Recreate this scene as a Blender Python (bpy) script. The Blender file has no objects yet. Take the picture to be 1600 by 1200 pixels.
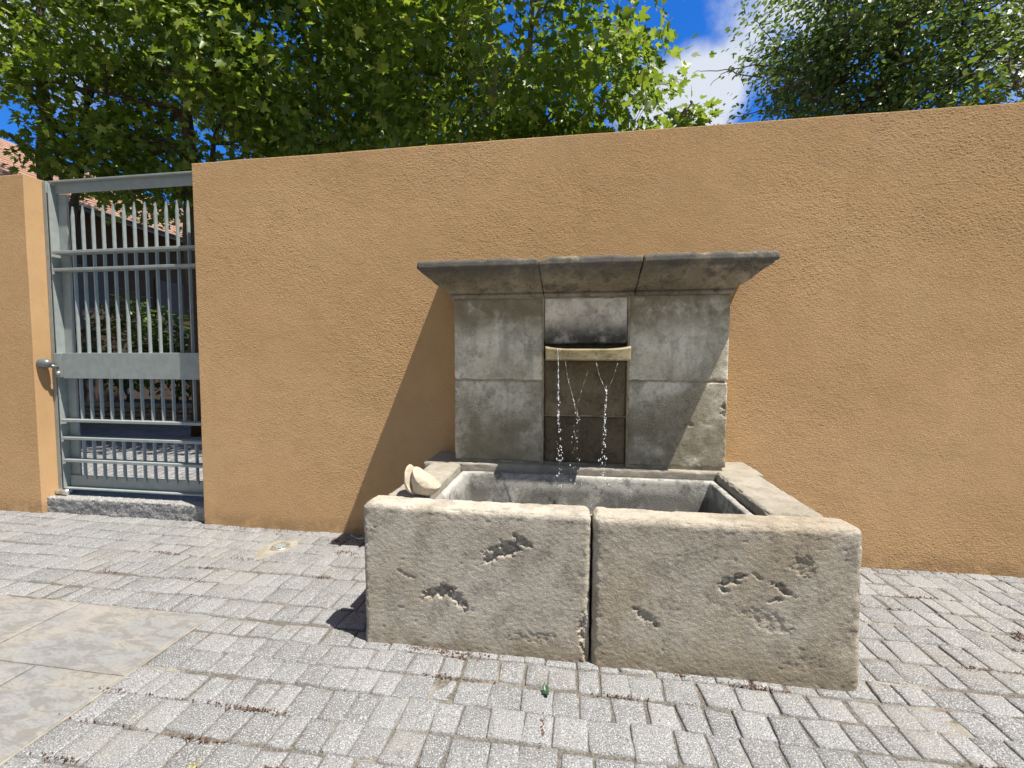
import bpy, bmesh, math, random
import numpy as np
from mathutils import Matrix, Vector

random.seed(7)
RNG = np.random.default_rng(11)
C = bpy.context.scene.collection
S = bpy.context.scene

# ------------------------------------------------------------------ camera, sky, sun, exposure
cam_d = bpy.data.cameras.new('camera')
cam = bpy.data.objects.new('camera', cam_d)
C.objects.link(cam)
yaw, pitch, roll = math.radians(8.2), math.radians(3.038), math.radians(0.15)
cam.location = (0, 0, 1.4)
fw = Vector((-math.sin(yaw) * math.cos(pitch), math.cos(yaw) * math.cos(pitch), -math.sin(pitch)))
r0 = Vector((math.cos(yaw), math.sin(yaw), 0))
u0 = r0.cross(fw)
rr = r0 * math.cos(roll) + u0 * math.sin(roll)
uu = -r0 * math.sin(roll) + u0 * math.cos(roll)
M3 = Matrix((rr, uu, -fw)).transposed()
cam.matrix_world = Matrix.Translation((0, 0, 1.4)) @ M3.to_4x4()
cam_d.sensor_width = 36
cam_d.lens = 656.4 / 1600 * 36
cam_d.clip_start = 0.05
cam_d.clip_end = 2000
S.camera = cam

SUN = Vector((0.415, -0.148, 1.0)).normalized()          # towards the sun
sun_el = math.asin(SUN.z)
sun_az = math.atan2(SUN.x, SUN.y)                          # clockwise from +Y
sl = bpy.data.lights.new('sun', 'SUN')
sl.energy = 5.0
sl.angle = math.radians(0.5)
sl.color = (1.0, 0.935, 0.83)
so = bpy.data.objects.new('sun', sl)
C.objects.link(so)
so.rotation_euler = SUN.to_track_quat('Z', 'Y').to_euler()
so.location = (4, -2, 9)

S.view_settings.view_transform = 'Standard'
S.view_settings.look = 'None'
S.view_settings.exposure = 0.86
S.view_settings.gamma = 1

W = bpy.data.worlds.new('World')
S.world = W
W.use_nodes = True
nt = W.node_tree
nt.nodes.clear()


def wn(t, **k):
    n = nt.nodes.new(t)
    for a, b in k.items():
        setattr(n, a, b)
    return n


out = wn('ShaderNodeOutputWorld')
bg = wn('ShaderNodeBackground')
bg.inputs['Strength'].default_value = 0.037
sky = wn('ShaderNodeTexSky', sky_type='NISHITA', sun_disc=False)
sky.sun_elevation = sun_el
sky.sun_rotation = sun_az
sky.air_density = 1.0
sky.dust_density = 0.1
sky.ozone_density = 2.5
hs = wn('ShaderNodeHueSaturation')
hs.inputs['Saturation'].default_value = 1.3
hs.inputs['Value'].default_value = 1.0
nt.links.new(sky.outputs[0], hs.inputs['Color'])
tc = wn('ShaderNodeTexCoord')
nz = wn('ShaderNodeTexNoise')
nz.inputs['Scale'].default_value = 5.0
nz.inputs['Detail'].default_value = 9
nz.inputs['Roughness'].default_value = 0.55
nt.links.new(tc.outputs['Generated'], nz.inputs['Vector'])


def wmath(op, a, b=None):
    m = wn('ShaderNodeMath', operation=op)
    for i, v in enumerate((a, b)):
        if v is None:
            continue
        if isinstance(v, (int, float)):
            m.inputs[i].default_value = v
        else:
            nt.links.new(v, m.inputs[i])
    return m.outputs[0]


def cloud_layer(under, blobs, col):
    cover = None
    for (dx, dy, dz), rad in blobs:
        v = Vector((dx, dy, dz)).normalized()
        dist = wn('ShaderNodeVectorMath', operation='DISTANCE')
        nt.links.new(tc.outputs['Generated'], dist.inputs[0])
        dist.inputs[1].default_value = v
        q = wmath('SUBTRACT', 1.0, wmath('DIVIDE', dist.outputs['Value'], rad))
        cover = q if cover is None else wmath('MAXIMUM', cover, q)
    cl = wmath('ADD', wmath('MULTIPLY', cover, 0.75), wmath('MULTIPLY', wmath('SUBTRACT', nz.outputs['Fac'], 0.5), 1.9))
    mr = wn('ShaderNodeMapRange')
    mr.interpolation_type = 'SMOOTHSTEP'
    mr.inputs['From Min'].default_value = 0.0
    mr.inputs['From Max'].default_value = 0.5
    nt.links.new(cl, mr.inputs['Value'])
    mx = wn('ShaderNodeMix', data_type='RGBA')
    nt.links.new(mr.outputs[0], mx.inputs[0])
    nt.links.new(under, mx.inputs[6])
    mx.inputs[7].default_value = col
    return mx.outputs[2]


tint = wn('ShaderNodeMix', data_type='RGBA', blend_type='MULTIPLY')
tint.inputs[0].default_value = 1.0
nt.links.new(hs.outputs[0], tint.inputs[6])
tint.inputs[7].default_value = (0.95, 1.95, 3.0, 1)
fill_clouds = cloud_layer(tint.outputs[2], (((0.72, -0.5, 0.55), 0.75), ((-0.3, -0.75, 0.6), 0.85), ((-0.9, -0.25, 0.4), 0.6), ((0.0, -0.2, 0.98), 0.6), ((0.1, -0.95, 0.2), 0.7)), (4.6, 4.4, 4.0, 1))  # unseen clouds outside the view, added to make the fill light more neutral
l2 = cloud_layer(fill_clouds, (((0.215, 0.845, 0.485), 0.12), ((0.33, 0.745, 0.585), 0.15), ((-0.76, 0.47, 0.45), 0.15), ((0.62, 0.66, 0.46), 0.10)), (11.0, 11.8, 13.2, 1))
nt.links.new(l2, bg.inputs['Color'])
nt.links.new(bg.outputs[0], out.inputs['Surface'])


# ------------------------------------------------------------------ helpers
def _hash(ix, iy, iz, seed):
    h = (ix * 374761393 + iy * 668265263 + iz * 2147483647 + seed * 1274126177) & 0xFFFFFFFF
    h = ((h ^ (h >> 13)) * 1274126177) & 0xFFFFFFFF
    h = h ^ (h >> 16)
    return (h & 0xFFFFFF) / float(0xFFFFFF) * 2 - 1


def vnoise(P, scale, seed=0):
    p = np.asarray(P, float) * scale
    i = np.floor(p).astype(np.int64)
    f = p - i
    f = f * f * f * (f * (f * 6 - 15) + 10)
    res = 0
    for dx in (0, 1):
        wx = f[:, 0] if dx else 1 - f[:, 0]
        for dy in (0, 1):
            wy = f[:, 1] if dy else 1 - f[:, 1]
            for dz in (0, 1):
                wz = f[:, 2] if dz else 1 - f[:, 2]
                res = res + wx * wy * wz * _hash(i[:, 0] + dx, i[:, 1] + dy, i[:, 2] + dz, seed)
    return res


def fbm(P, scale, octs=4, seed=0, gain=0.5):
    a, t, n = 1.0, 0, 0
    for o in range(octs):
        t = t + a * vnoise(P, scale * 2 ** o, seed + o * 17)
        n += a
        a *= gain
    return t / n


def mesh_obj(name, V, F, mat=None, parent=None, smooth=False):
    me = bpy.data.meshes.new(name)
    V = np.asarray(V, np.float32)
    if isinstance(F, np.ndarray):
        k = F.shape[1]
        n = len(F)
        me.vertices.add(len(V))
        me.vertices.foreach_set('co', V.ravel())
        me.loops.add(n * k)
        me.loops.foreach_set('vertex_index', F.astype(np.int32).ravel())
        me.polygons.add(n)
        me.polygons.foreach_set('loop_start', np.arange(0, n * k, k, dtype=np.int32))
        me.update(calc_edges=True)
    else:
        me.from_pydata(V.tolist(), [], [list(map(int, f)) for f in F])
        me.update()
    if smooth:
        me.polygons.foreach_set('use_smooth', np.ones(len(me.polygons), bool))
    o = bpy.data.objects.new(name, me)
    C.objects.link(o)
    if mat:
        for m in (mat if isinstance(mat, (list, tuple)) else [mat]):
            me.materials.append(m)
    if parent is not None:
        o.parent = parent
        o.matrix_parent_inverse = Matrix.Translation(parent.location).inverted()
    return o


def tag(o, label=None, cat=None, group=None, kind=None):
    if label:
        o['label'] = label
    if cat:
        o['category'] = cat
    if group:
        o['group'] = group
    if kind:
        o['kind'] = kind
    return o


def thing(name, label, cat, loc=(0, 0, 0), group=None):
    o = bpy.data.objects.new(name, None)
    C.objects.link(o)
    o.location = loc
    o.empty_display_size = 0.1
    return tag(o, label, cat, group)


class MB:
    def __init__(s):
        s.v, s.f = [], []

    def add(s, V, F):
        o = len(s.v)
        s.v += [tuple(map(float, x)) for x in V]
        s.f += [tuple(int(i) + o for i in f) for f in F]
        return s

    def box(s, x0, x1, y0, y1, z0, z1, b=0.0):
        if b <= 0:
            V = [(x, y, z) for z in (z0, z1) for y in (y0, y1) for x in (x0, x1)]
            return s.add(V, [(0, 2, 3, 1), (4, 5, 7, 6), (0, 1, 5, 4), (2, 6, 7, 3), (0, 4, 6, 2), (1, 3, 7, 5)])
        bm = bmesh.new()
        bmesh.ops.create_cube(bm, size=1)
        for v in bm.verts:
            v.co = ((x0 + x1) / 2 + v.co.x * (x1 - x0), (y0 + y1) / 2 + v.co.y * (y1 - y0), (z0 + z1) / 2 + v.co.z * (z1 - z0))
        bmesh.ops.bevel(bm, geom=bm.edges[:], offset=b, segments=2, affect='EDGES', profile=0.5)
        bm.verts.index_update()
        s.add([v.co for v in bm.verts], [[v.index for v in f.verts] for f in bm.faces])
        bm.free()
        return s

    def tube(s, pts, radii, n=6, cap=True):
        pts = [Vector(p) for p in pts]
        if isinstance(radii, (int, float)):
            radii = [radii] * len(pts)
        V, F = [], []
        ref = Vector((0.31, 0.77, 0.55))
        for i, p in enumerate(pts):
            t = (pts[min(i + 1, len(pts) - 1)] - pts[max(i - 1, 0)])
            t = t.normalized() if t.length > 1e-9 else Vector((0, 0, 1))
            a = t.cross(ref)
            if a.length < 0.05:
                a = t.cross(Vector((1, 0, 0)))
            a.normalize()
            b = t.cross(a)
            for k in range(n):
                an = 2 * math.pi * k / n
                V.append(p + (a * math.cos(an) + b * math.sin(an)) * radii[i])
        for i in range(len(pts) - 1):
            for k in range(n):
                k2 = (k + 1) % n
                F.append((i * n + k, i * n + k2, (i + 1) * n + k2, (i + 1) * n + k))
        if cap:
            F.append(tuple(range(n - 1, -1, -1)))
            F.append(tuple((len(pts) - 1) * n + k for k in range(n)))
        return s.add(V, F)

    def lathe(s, prof, c, axis='z', n=32):
        V, F = [], []
        for (r, h) in prof:
            for k in range(n):
                a = 2 * math.pi * k / n
                x, y = r * math.cos(a), r * math.sin(a)
                if axis == 'z':
                    V.append((c[0] + x, c[1] + y, c[2] + h))
                elif axis == 'y':
                    V.append((c[0] + x, c[1] + h, c[2] + y))
                else:
                    V.append((c[0] + h, c[1] + x, c[2] + y))
        m = len(prof)
        for i in range(m - 1):
            for k in range(n):
                k2 = (k + 1) % n
                F.append((i * n + k, i * n + k2, (i + 1) * n + k2, (i + 1) * n + k))
        F.append(tuple(range(n - 1, -1, -1)))
        F.append(tuple((m - 1) * n + k for k in range(n)))
        return s.add(V, F)

    def build(s, name, mat, parent=None, smooth=False):
        o = mesh_obj(name, s.v, s.f, mat, parent, smooth)
        return o


# ------------------------------------------------------------------ materials
def new_mat(name):
    m = bpy.data.materials.new(name)
    m.use_nodes = True
    t = m.node_tree
    t.nodes.clear()
    o = t.nodes.new('ShaderNodeOutputMaterial')
    b = t.nodes.new('ShaderNodeBsdfPrincipled')
    t.links.new(b.outputs[0], o.inputs['Surface'])
    return m, t, b


class G:
    """small node-graph builder"""
    def __init__(s, t):
        s.t = t
        s.tc = t.nodes.new('ShaderNodeTexCoord')

    def n(s, ty, **k):
        x = s.t.nodes.new(ty)
        for a, b in k.items():
            setattr(x, a, b)
        return x

    def set(s, sock, v):
        if hasattr(v, 'default_value') or hasattr(v, 'is_linked'):
            s.t.links.new(v, sock)
        else:
            sock.default_value = v

    def coord(s, scale=(1, 1, 1), rot=(0, 0, 0), loc=(0, 0, 0)):
        mp = s.n('ShaderNodeMapping')
        s.t.links.new(s.tc.outputs['Object'], mp.inputs['Vector'])
        mp.inputs['Scale'].default_value = scale
        mp.inputs['Rotation'].default_value = rot
        mp.inputs['Location'].default_value = loc
        return mp.outputs[0]

    def noise(s, scale, detail=5, rough=0.55, vec=None, dist=0.0):
        x = s.n('ShaderNodeTexNoise')
        x.inputs['Scale'].default_value = scale
        x.inputs['Detail'].default_value = detail
        x.inputs['Roughness'].default_value = rough
        x.inputs['Distortion'].default_value = dist
        s.t.links.new(vec if vec is not None else s.tc.outputs['Object'], x.inputs['Vector'])
        return x.outputs['Fac']

    def voro(s, scale, vec=None, feat='F1'):
        x = s.n('ShaderNodeTexVoronoi', feature=feat)
        x.inputs['Scale'].default_value = scale
        s.t.links.new(vec if vec is not None else s.tc.outputs['Object'], x.inputs['Vector'])
        return x.outputs['Distance']

    def rng(s, v, a, b, c=0.0, d=1.0, smooth=True):
        x = s.n('ShaderNodeMapRange')
        if smooth:
            x.interpolation_type = 'SMOOTHSTEP'
        s.set(x.inputs['Value'], v)
        for k, q in zip(('From Min', 'From Max', 'To Min', 'To Max'), (a, b, c, d)):
            x.inputs[k].default_value = q
        return x.outputs[0]

    def mix(s, f, a, b, mode='MIX'):
        x = s.n('ShaderNodeMix', data_type='RGBA', blend_type=mode)
        s.set(x.inputs[0], f)
        for i, c in ((6, a), (7, b)):
            if isinstance(c, tuple) and len(c) == 3:
                c = c + (1,)
            s.set(x.inputs[i], c)
        return x.outputs[2]

    def m(s, op, a, b=0.0):
        x = s.n('ShaderNodeMath', operation=op)
        s.set(x.inputs[0], a)
        s.set(x.inputs[1], b)
        return x.outputs[0]

    def sep(s):
        x = s.n('ShaderNodeSeparateXYZ')
        s.t.links.new(s.tc.outputs['Object'], x.inputs[0])
        return x.outputs

    def bump(s, h, strength, dist, bsdf, prev=None):
        x = s.n('ShaderNodeBump')
        x.inputs['Strength'].default_value = strength
        x.inputs['Distance'].default_value = dist
        s.t.links.new(h, x.inputs['Height'])
        if prev is not None:
            s.t.links.new(prev, x.inputs['Normal'])
        s.t.links.new(x.outputs[0], bsdf.inputs['Normal'])
        return x.outputs[0]

    def island(s):
        return s.n('ShaderNodeNewGeometry').outputs['Random Per Island']


def simple_mat(name, col, rough=0.6, metal=0.0, var=0.15, vs=6, bump=0.0, bs=60):
    m, t, b = new_mat(name)
    g = G(t)
    f = g.noise(vs, 6)
    g.set(b.inputs['Base Color'], g.mix(g.rng(f, 0.3, 0.7), tuple(c * (1 - var) for c in col), tuple(min(1, c * (1 + var)) for c in col)))
    b.inputs['Roughness'].default_value = rough
    b.inputs['Metallic'].default_value = metal
    if bump:
        g.bump(g.noise(bs, 4), bump, 0.01, b)
    return m


def stucco():
    m, t, b = new_mat('ochre_render')
    g = G(t)
    big = g.noise(0.9, 5, 0.5)
    med = g.noise(7, 5, 0.6)
    col = g.mix(g.rng(big, 0.3, 0.7), (0.56, 0.355, 0.18), (0.62, 0.40, 0.21))
    col = g.mix(g.rng(med, 0.35, 0.75, 0, 0.35), col, (0.47, 0.305, 0.16))
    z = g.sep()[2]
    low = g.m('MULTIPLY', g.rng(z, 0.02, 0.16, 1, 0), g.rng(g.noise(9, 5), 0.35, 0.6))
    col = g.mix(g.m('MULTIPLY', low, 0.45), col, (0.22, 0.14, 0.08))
    strk = g.noise(3.0, 4, 0.6, g.coord((2.2, 1, 0.22)))
    spots = g.m('MULTIPLY', g.rng(g.noise(24, 3, 0.6), 0.70, 0.78), g.rng(big, 0.4, 0.6))
    col = g.mix(g.m('MULTIPLY', spots, 0.35), col, (0.30, 0.20, 0.12))
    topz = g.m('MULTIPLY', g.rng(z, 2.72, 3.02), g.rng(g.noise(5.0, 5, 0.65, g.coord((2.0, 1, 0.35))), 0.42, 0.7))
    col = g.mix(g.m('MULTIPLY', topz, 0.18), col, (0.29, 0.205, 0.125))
    pale = g.noise(1.7, 4, 0.55, g.coord(loc=(7, 0, 3)))
    col = g.mix(g.rng(pale, 0.5, 0.72, 0, 0.3), col, (0.60, 0.42, 0.24))
    col = g.mix(g.rng(strk, 0.56, 0.75, 0, 0.14), col, (0.36, 0.22, 0.11))
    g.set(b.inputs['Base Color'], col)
    b.inputs['Roughness'].default_value = 0.95
    b.inputs['Diffuse Roughness'].default_value = 0.0
    b.inputs['Specular IOR Level'].default_value = 0.1
    n1 = g.noise(190, 2, 0.6, g.coord((1, 1, 1.3)))
    n2 = g.voro(210)
    n3 = g.noise(420, 2, 0.5)
    h = g.m('ADD', g.m('MULTIPLY', g.rng(n1, 0.32, 0.68), 0.9), g.m('ADD', g.m('MULTIPLY', n2, 0.25), g.m('MULTIPLY', n3, 0.22)))
    g.bump(h, 0.9, 0.0034, b)
    return m


def stone(name, base, light, dark, moss, d_amt=0.5, m_amt=0.4, streak=0.3, bump=0.6, rough=0.9, scale=1.0, seed=0.0, ztop=None):
    m, t, b = new_mat(name)
    g = G(t)
    v = g.coord((scale,) * 3, loc=(seed, seed * 1.7, seed * .6))
    n1 = g.noise(3.2, 7, 0.62, v, 0.4)
    n2 = g.noise(9, 7, 0.65, v, 0.2)
    n3 = g.noise(38, 5, 0.65, v)
    n4 = g.noise(1.9, 6, 0.6, g.coord((scale,) * 3, loc=(seed + 9, 3, seed)))
    st = g.noise(4.5, 5, 0.6, g.coord((2.2 * scale, 2.2 * scale, 0.35 * scale), loc=(seed, 0, 5)))
    fine = g.noise(160, 3, 0.6)
    col = g.mix(g.rng(n1, 0.38, 0.62), base, light)
    col = g.mix(g.m('MULTIPLY', g.rng(n4, 0.44, 0.62), m_amt), col, moss)
    dk = g.m('ADD', g.m('MULTIPLY', g.rng(n2, 0.48, 0.62), 0.75), g.m('MULTIPLY', g.rng(n3, 0.5, 0.66), 0.5))
    col = g.mix(g.m('MULTIPLY', dk, d_amt), col, dark)
    col = g.mix(g.m('MULTIPLY', g.rng(st, 0.5, 0.7), streak), col, dark)
    sp = g.rng(g.voro(95, v), 0.06, 0.16, 1, 0)
    col = g.mix(g.m('MULTIPLY', sp, 0.35 * d_amt), col, tuple(c * 0.4 for c in dark))
    col = g.mix(g.rng(fine, 0.3, 0.7, 0, 0.35), col, tuple(min(1, c * 1.25) for c in light))
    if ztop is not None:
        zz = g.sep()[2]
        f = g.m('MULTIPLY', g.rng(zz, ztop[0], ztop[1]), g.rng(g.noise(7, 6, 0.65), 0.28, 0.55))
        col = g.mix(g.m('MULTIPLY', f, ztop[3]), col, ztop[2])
    g.set(b.inputs['Base Color'], col)
    b.inputs['Roughness'].default_value = rough
    b.inputs['Diffuse Roughness'].default_value = 0.2
    b.inputs['Specular IOR Level'].default_value = 0.25
    h = g.m('ADD', g.m('MULTIPLY', n3, 0.25), g.m('ADD', g.m('MULTIPLY', g.noise(120, 4, 0.7), 0.6), g.m('MULTIPLY', g.noise(300, 2, 0.6), 0.25)))
    g.bump(h, bump, 0.009, b)
    return m


def granite(name, lo, hi, dark, white, warm=0.06, sc=230):
    m, t, b = new_mat(name)
    g = G(t)
    isl = g.island()
    base = g.mix(isl, lo, hi)
    wn_ = g.n('ShaderNodeTexWhiteNoise', noise_dimensions='1D')
    g.t.links.new(isl, wn_.inputs['W'])
    base = g.mix(g.m('MULTIPLY', g.rng(wn_.outputs['Value'], 0.6, 1.0), warm), base, (0.30, 0.25, 0.19))
    a = g.noise(sc, 2, 0.7)
    c = g.noise(sc * 0.8, 2, 0.7, g.coord(loc=(3.3, 1.1, 8)))
    d = g.noise(10, 5, 0.6)
    base = g.mix(g.rng(d, 0.35, 0.7, 0, 0.35), base, tuple(x * 1.25 for x in hi))
    base = g.mix(g.rng(a, 0.54, 0.62), base, dark)
    base = g.mix(g.rng(c, 0.54, 0.62), base, white)
    dirt = g.noise(2.6, 6, 0.65)
    base = g.mix(g.rng(dirt, 0.5, 0.7, 0, 0.4), base, (0.24, 0.23, 0.20))
    stain = g.noise(6.5, 6, 0.7, g.coord(loc=(5, 2, 1)))
    base = g.mix(g.rng(stain, 0.58, 0.7, 0, 0.5), base, (0.10, 0.095, 0.085))
    g.set(b.inputs['Base Color'], base)
    b.inputs['Roughness'].default_value = 0.75
    b.inputs['Specular IOR Level'].default_value = 0.3
    h = g.m('ADD', a, g.m('MULTIPLY', g.noise(55, 4, 0.6), 1.2))
    g.bump(h, 0.45, 0.004, b)
    return m


def joint_mat():
    m, t, b = new_mat('joint_sand')
    g = G(t)
    n = g.noise(2.3, 6, 0.6)
    n2 = g.noise(13, 5, 0.6)
    col = g.mix(g.rng(n, 0.50, 0.66), (0.085, 0.078, 0.068), (0.29, 0.275, 0.235))
    col = g.mix(g.rng(n2, 0.55, 0.72, 0, 0.8), col, (0.13, 0.085, 0.06))
    col = g.mix(g.rng(g.noise(120, 3), 0.4, 0.7, 0, 0.5), col, (0.30, 0.28, 0.24))
    g.set(b.inputs['Base Color'], col)
    b.inputs['Roughness'].default_value = 0.97
    g.bump(g.noise(160, 4), 0.8, 0.006, b)
    return m


def slab_mat():
    m, t, b = new_mat('sawn_limestone_slab')
    g = G(t)
    isl = g.island()
    base = g.mix(isl, (0.195, 0.206, 0.220), (0.245, 0.247, 0.245))
    v = g.coord((1, 2.6, 1), rot=(0, 0, 0.65))
    n1 = g.noise(2.2, 8, 0.62, v, 0.8)
    n2 = g.noise(8, 8, 0.72, v, 0.6)
    n3 = g.noise(44, 5, 0.75, v)
    col = g.mix(g.rng(n1, 0.44, 0.60), base, (0.258, 0.246, 0.222))
    col = g.mix(g.rng(n2, 0.46, 0.58, 0, 0.75), col, (0.155, 0.155, 0.152))
    col = g.mix(g.rng(n3, 0.48, 0.66, 0, 0.6), col, (0.145, 0.13, 0.11))
    col = g.mix(g.rng(g.noise(1.6, 5), 0.5, 0.62, 0, 0.4), col, (0.31, 0.285, 0.26))
    g.set(b.inputs['Base Color'], col)
    b.inputs['Roughness'].default_value = 0.85
    g.bump(g.m('ADD', n3, n2), 0.4, 0.005, b)
    return m


def leaf_mat(name, c1, c2, c3, trans=0.45, rough=0.42):
    m, t, b = new_mat(name)
    g = G(t)
    isl = g.island()
    col = g.mix(g.rng(isl, 0.0, 1.0, smooth=False), c1, c2)
    wn_ = g.n('ShaderNodeTexWhiteNoise', noise_dimensions='1D')
    g.t.links.new(isl, wn_.inputs['W'])
    col = g.mix(g.rng(wn_.outputs['Value'], 0.7, 1.0), col, c3)
    g.set(b.inputs['Base Color'], col)
    b.inputs['Roughness'].default_value = rough
    b.inputs['Specular IOR Level'].default_value = 0.45
    tr = g.n('ShaderNodeBsdfTranslucent')
    tcol = g.mix(0.5, col, (0.38, 0.52, 0.035), 'MIX')
    g.set(tr.inputs['Color'], tcol)
    ms = g.n('ShaderNodeMixShader')
    ms.inputs[0].default_value = trans
    t.links.new(b.outputs[0], ms.inputs[1])
    t.links.new(tr.outputs[0], ms.inputs[2])
    o = [x for x in t.nodes if x.type == 'OUTPUT_MATERIAL'][0]
    t.links.new(ms.outputs[0], o.inputs['Surface'])
    return m


M = {}
M['stucco'] = stucco()
BASE, LIGHT = (0.25, 0.222, 0.18), (0.345, 0.315, 0.265)
DARK, MOSS = (0.075, 0.066, 0.054), (0.155, 0.13, 0.08)
M['basin'] = stone('weathered_limestone', (0.375, 0.338, 0.282), (0.50, 0.462, 0.397), (0.155, 0.137, 0.113), (0.35, 0.285, 0.195), 0.65, 0.6, 0.3, 1.0, ztop=(0.16, 0.0, (0.27, 0.215, 0.14), 0.6))
M['basin2'] = stone('weathered_limestone_warm', (0.345, 0.305, 0.245), (0.46, 0.418, 0.348), (0.145, 0.122, 0.098), (0.34, 0.275, 0.18), 0.65, 0.65, 0.3, 1.0, seed=4.3, ztop=(0.20, 0.0, (0.28, 0.225, 0.145), 0.65))
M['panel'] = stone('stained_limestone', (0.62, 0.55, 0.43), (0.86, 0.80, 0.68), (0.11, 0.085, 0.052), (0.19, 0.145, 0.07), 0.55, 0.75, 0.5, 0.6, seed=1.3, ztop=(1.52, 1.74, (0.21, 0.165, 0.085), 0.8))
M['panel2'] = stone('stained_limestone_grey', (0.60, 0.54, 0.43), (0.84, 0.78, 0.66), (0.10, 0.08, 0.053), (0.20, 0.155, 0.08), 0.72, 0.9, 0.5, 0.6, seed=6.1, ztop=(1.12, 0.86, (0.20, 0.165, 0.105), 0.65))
M['panel_top'] = stone('pale_limestone_dark_foot', (0.64, 0.57, 0.46), (0.82, 0.75, 0.63), (0.09, 0.07, 0.05), (0.25, 0.22, 0.17), 0.55, 0.3, 0.4, 0.5, seed=2.2, ztop=(1.72, 1.55, (0.05, 0.042, 0.034), 0.9))  # colour gets darker towards the foot of the stone
M['wet'] = stone('wet_stone', (0.18, 0.14, 0.085), (0.25, 0.20, 0.125), (0.05, 0.04, 0.026), (0.13, 0.095, 0.045), 0.7, 0.6, 0.5, 0.6, 0.55, seed=3.0)
M['wet2'] = stone('wet_mossy_stone', (0.125, 0.092, 0.055), (0.18, 0.14, 0.085), (0.034, 0.026, 0.018), (0.085, 0.06, 0.028), 0.8, 0.6, 0.5, 0.6, 0.45, seed=8.0)
M['cornice'] = stone('lichened_limestone', (0.23, 0.19, 0.13), (0.38, 0.325, 0.24), (0.05, 0.043, 0.034), (0.14, 0.11, 0.06), 0.95, 0.85, 0.35, 0.9, seed=5.5, ztop=(1.90, 2.01, (0.10, 0.097, 0.09), 0.88))
M['spout'] = stone('spout_stone', (0.36, 0.295, 0.17), (0.44, 0.37, 0.23), (0.10, 0.075, 0.035), (0.18, 0.14, 0.06), 0.7, 0.5, 0.3, 0.6, 0.7, seed=1.0)
M['rim'] = stone('rim_limestone', (0.28, 0.255, 0.21), (0.35, 0.325, 0.28), (0.12, 0.108, 0.092), (0.24, 0.21, 0.155), 0.45, 0.4, 0.1, 0.8, seed=7.7)
M['tub'] = stone('tub_stone', (0.36, 0.355, 0.335), (0.46, 0.45, 0.42), (0.07, 0.07, 0.066), (0.24, 0.24, 0.20), 0.9, 0.5, 0.15, 0.8, seed=9.2, ztop=(0.60, 0.53, (0.12, 0.118, 0.11), 0.8))
M['mortar'] = simple_mat('old_mortar', (0.34, 0.29, 0.20), 0.95, var=0.3, vs=18, bump=0.6)
M['pale_mortar'] = simple_mat('pale_mortar', (0.26, 0.245, 0.205), 0.95, var=0.2, vs=14, bump=0.6, bs=90)
M['shell'] = stone('cream_stone', (0.40, 0.345, 0.26), (0.50, 0.445, 0.35), (0.20, 0.165, 0.115), (0.42, 0.36, 0.21), 0.45, 0.6, 0.05, 0.6, 0.7)
M['sett'] = granite('granite_setts', (0.140, 0.144, 0.150), (0.228, 0.232, 0.240), (0.055, 0.055, 0.057), (0.41, 0.41, 0.41))
M['kerb'] = granite('rough_granite', (0.20, 0.20, 0.205), (0.25, 0.25, 0.25), (0.07, 0.07, 0.075), (0.46, 0.46, 0.45), 0.0, 120)
M['joint'] = joint_mat()
M['slab'] = slab_mat()
M['gate'] = simple_mat('grey_gate_paint', (0.27, 0.305, 0.30), 0.5, 0.0, 0.09, 14, 0.12, 160)
M['gate_dark'] = simple_mat('grey_lock_metal', (0.20, 0.21, 0.215), 0.32, 0.5, 0.1, 12)
M['steel'] = simple_mat('brushed_steel', (0.62, 0.62, 0.60), 0.35, 0.8, 0.08, 30)
M['dark'] = simple_mat('dark_metal', (0.03, 0.03, 0.03), 0.5)
M['bark'] = stone('plane_bark', (0.16, 0.13, 0.095), (0.26, 0.235, 0.18), (0.05, 0.04, 0.03), (0.12, 0.11, 0.06), 0.6, 0.5, 0.5, 0.9, scale=2)
M['bark_dark'] = stone('dark_bark', (0.07, 0.055, 0.045), (0.11, 0.09, 0.07), (0.03, 0.025, 0.02), (0.06, 0.06, 0.035), 0.6, 0.4, 0.5, 0.9, scale=2)
M['leaf'] = leaf_mat('maple_leaf', (0.055, 0.115, 0.016), (0.15, 0.235, 0.028), (0.32, 0.38, 0.06), 0.42, 0.42)
M['leaf_small'] = leaf_mat('small_dark_leaf', (0.05, 0.095, 0.034), (0.11, 0.175, 0.055), (0.24, 0.30, 0.09), 0.3, 0.4)
M['leaf_bush'] = leaf_mat('laurel_leaf', (0.05, 0.09, 0.018), (0.08, 0.13, 0.025), (0.13, 0.17, 0.03), 0.3, 0.35)
M['plaster'] = simple_mat('shade_darkened_plaster', (0.055, 0.031, 0.019), 0.9, var=0.2, vs=2, bump=0.3)  # brown wall colour darkened to stand for the shade on the facade
M['shutter'] = simple_mat('dark_shutter', (0.06, 0.038, 0.026), 0.6)
M['drywall'] = stone('dry_stone', (0.24, 0.22, 0.19), (0.34, 0.32, 0.28), (0.10, 0.09, 0.08), (0.17, 0.16, 0.11), 0.5, 0.4, 0.1, 0.8)
M['soil'] = simple_mat('soil', (0.06, 0.045, 0.032), 0.95, var=0.3, vs=10, bump=0.6)
M['earth'] = simple_mat('gravel_ground', (0.13, 0.115, 0.09), 0.95, var=0.25, vs=3, bump=0.5)


def tile_mat():
    m, t, b = new_mat('clay_roof_tiles')
    g = G(t)
    isl = g.island()
    col = g.mix(isl, (0.42, 0.24, 0.165), (0.54, 0.36, 0.27))
    col = g.mix(g.rng(g.noise(5, 5), 0.45, 0.7, 0, 0.5), col, (0.48, 0.34, 0.25))
    g.set(b.inputs['Base Color'], col)
    b.inputs['Roughness'].default_value = 0.85
    return m


M['tile'] = tile_mat()


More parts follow.
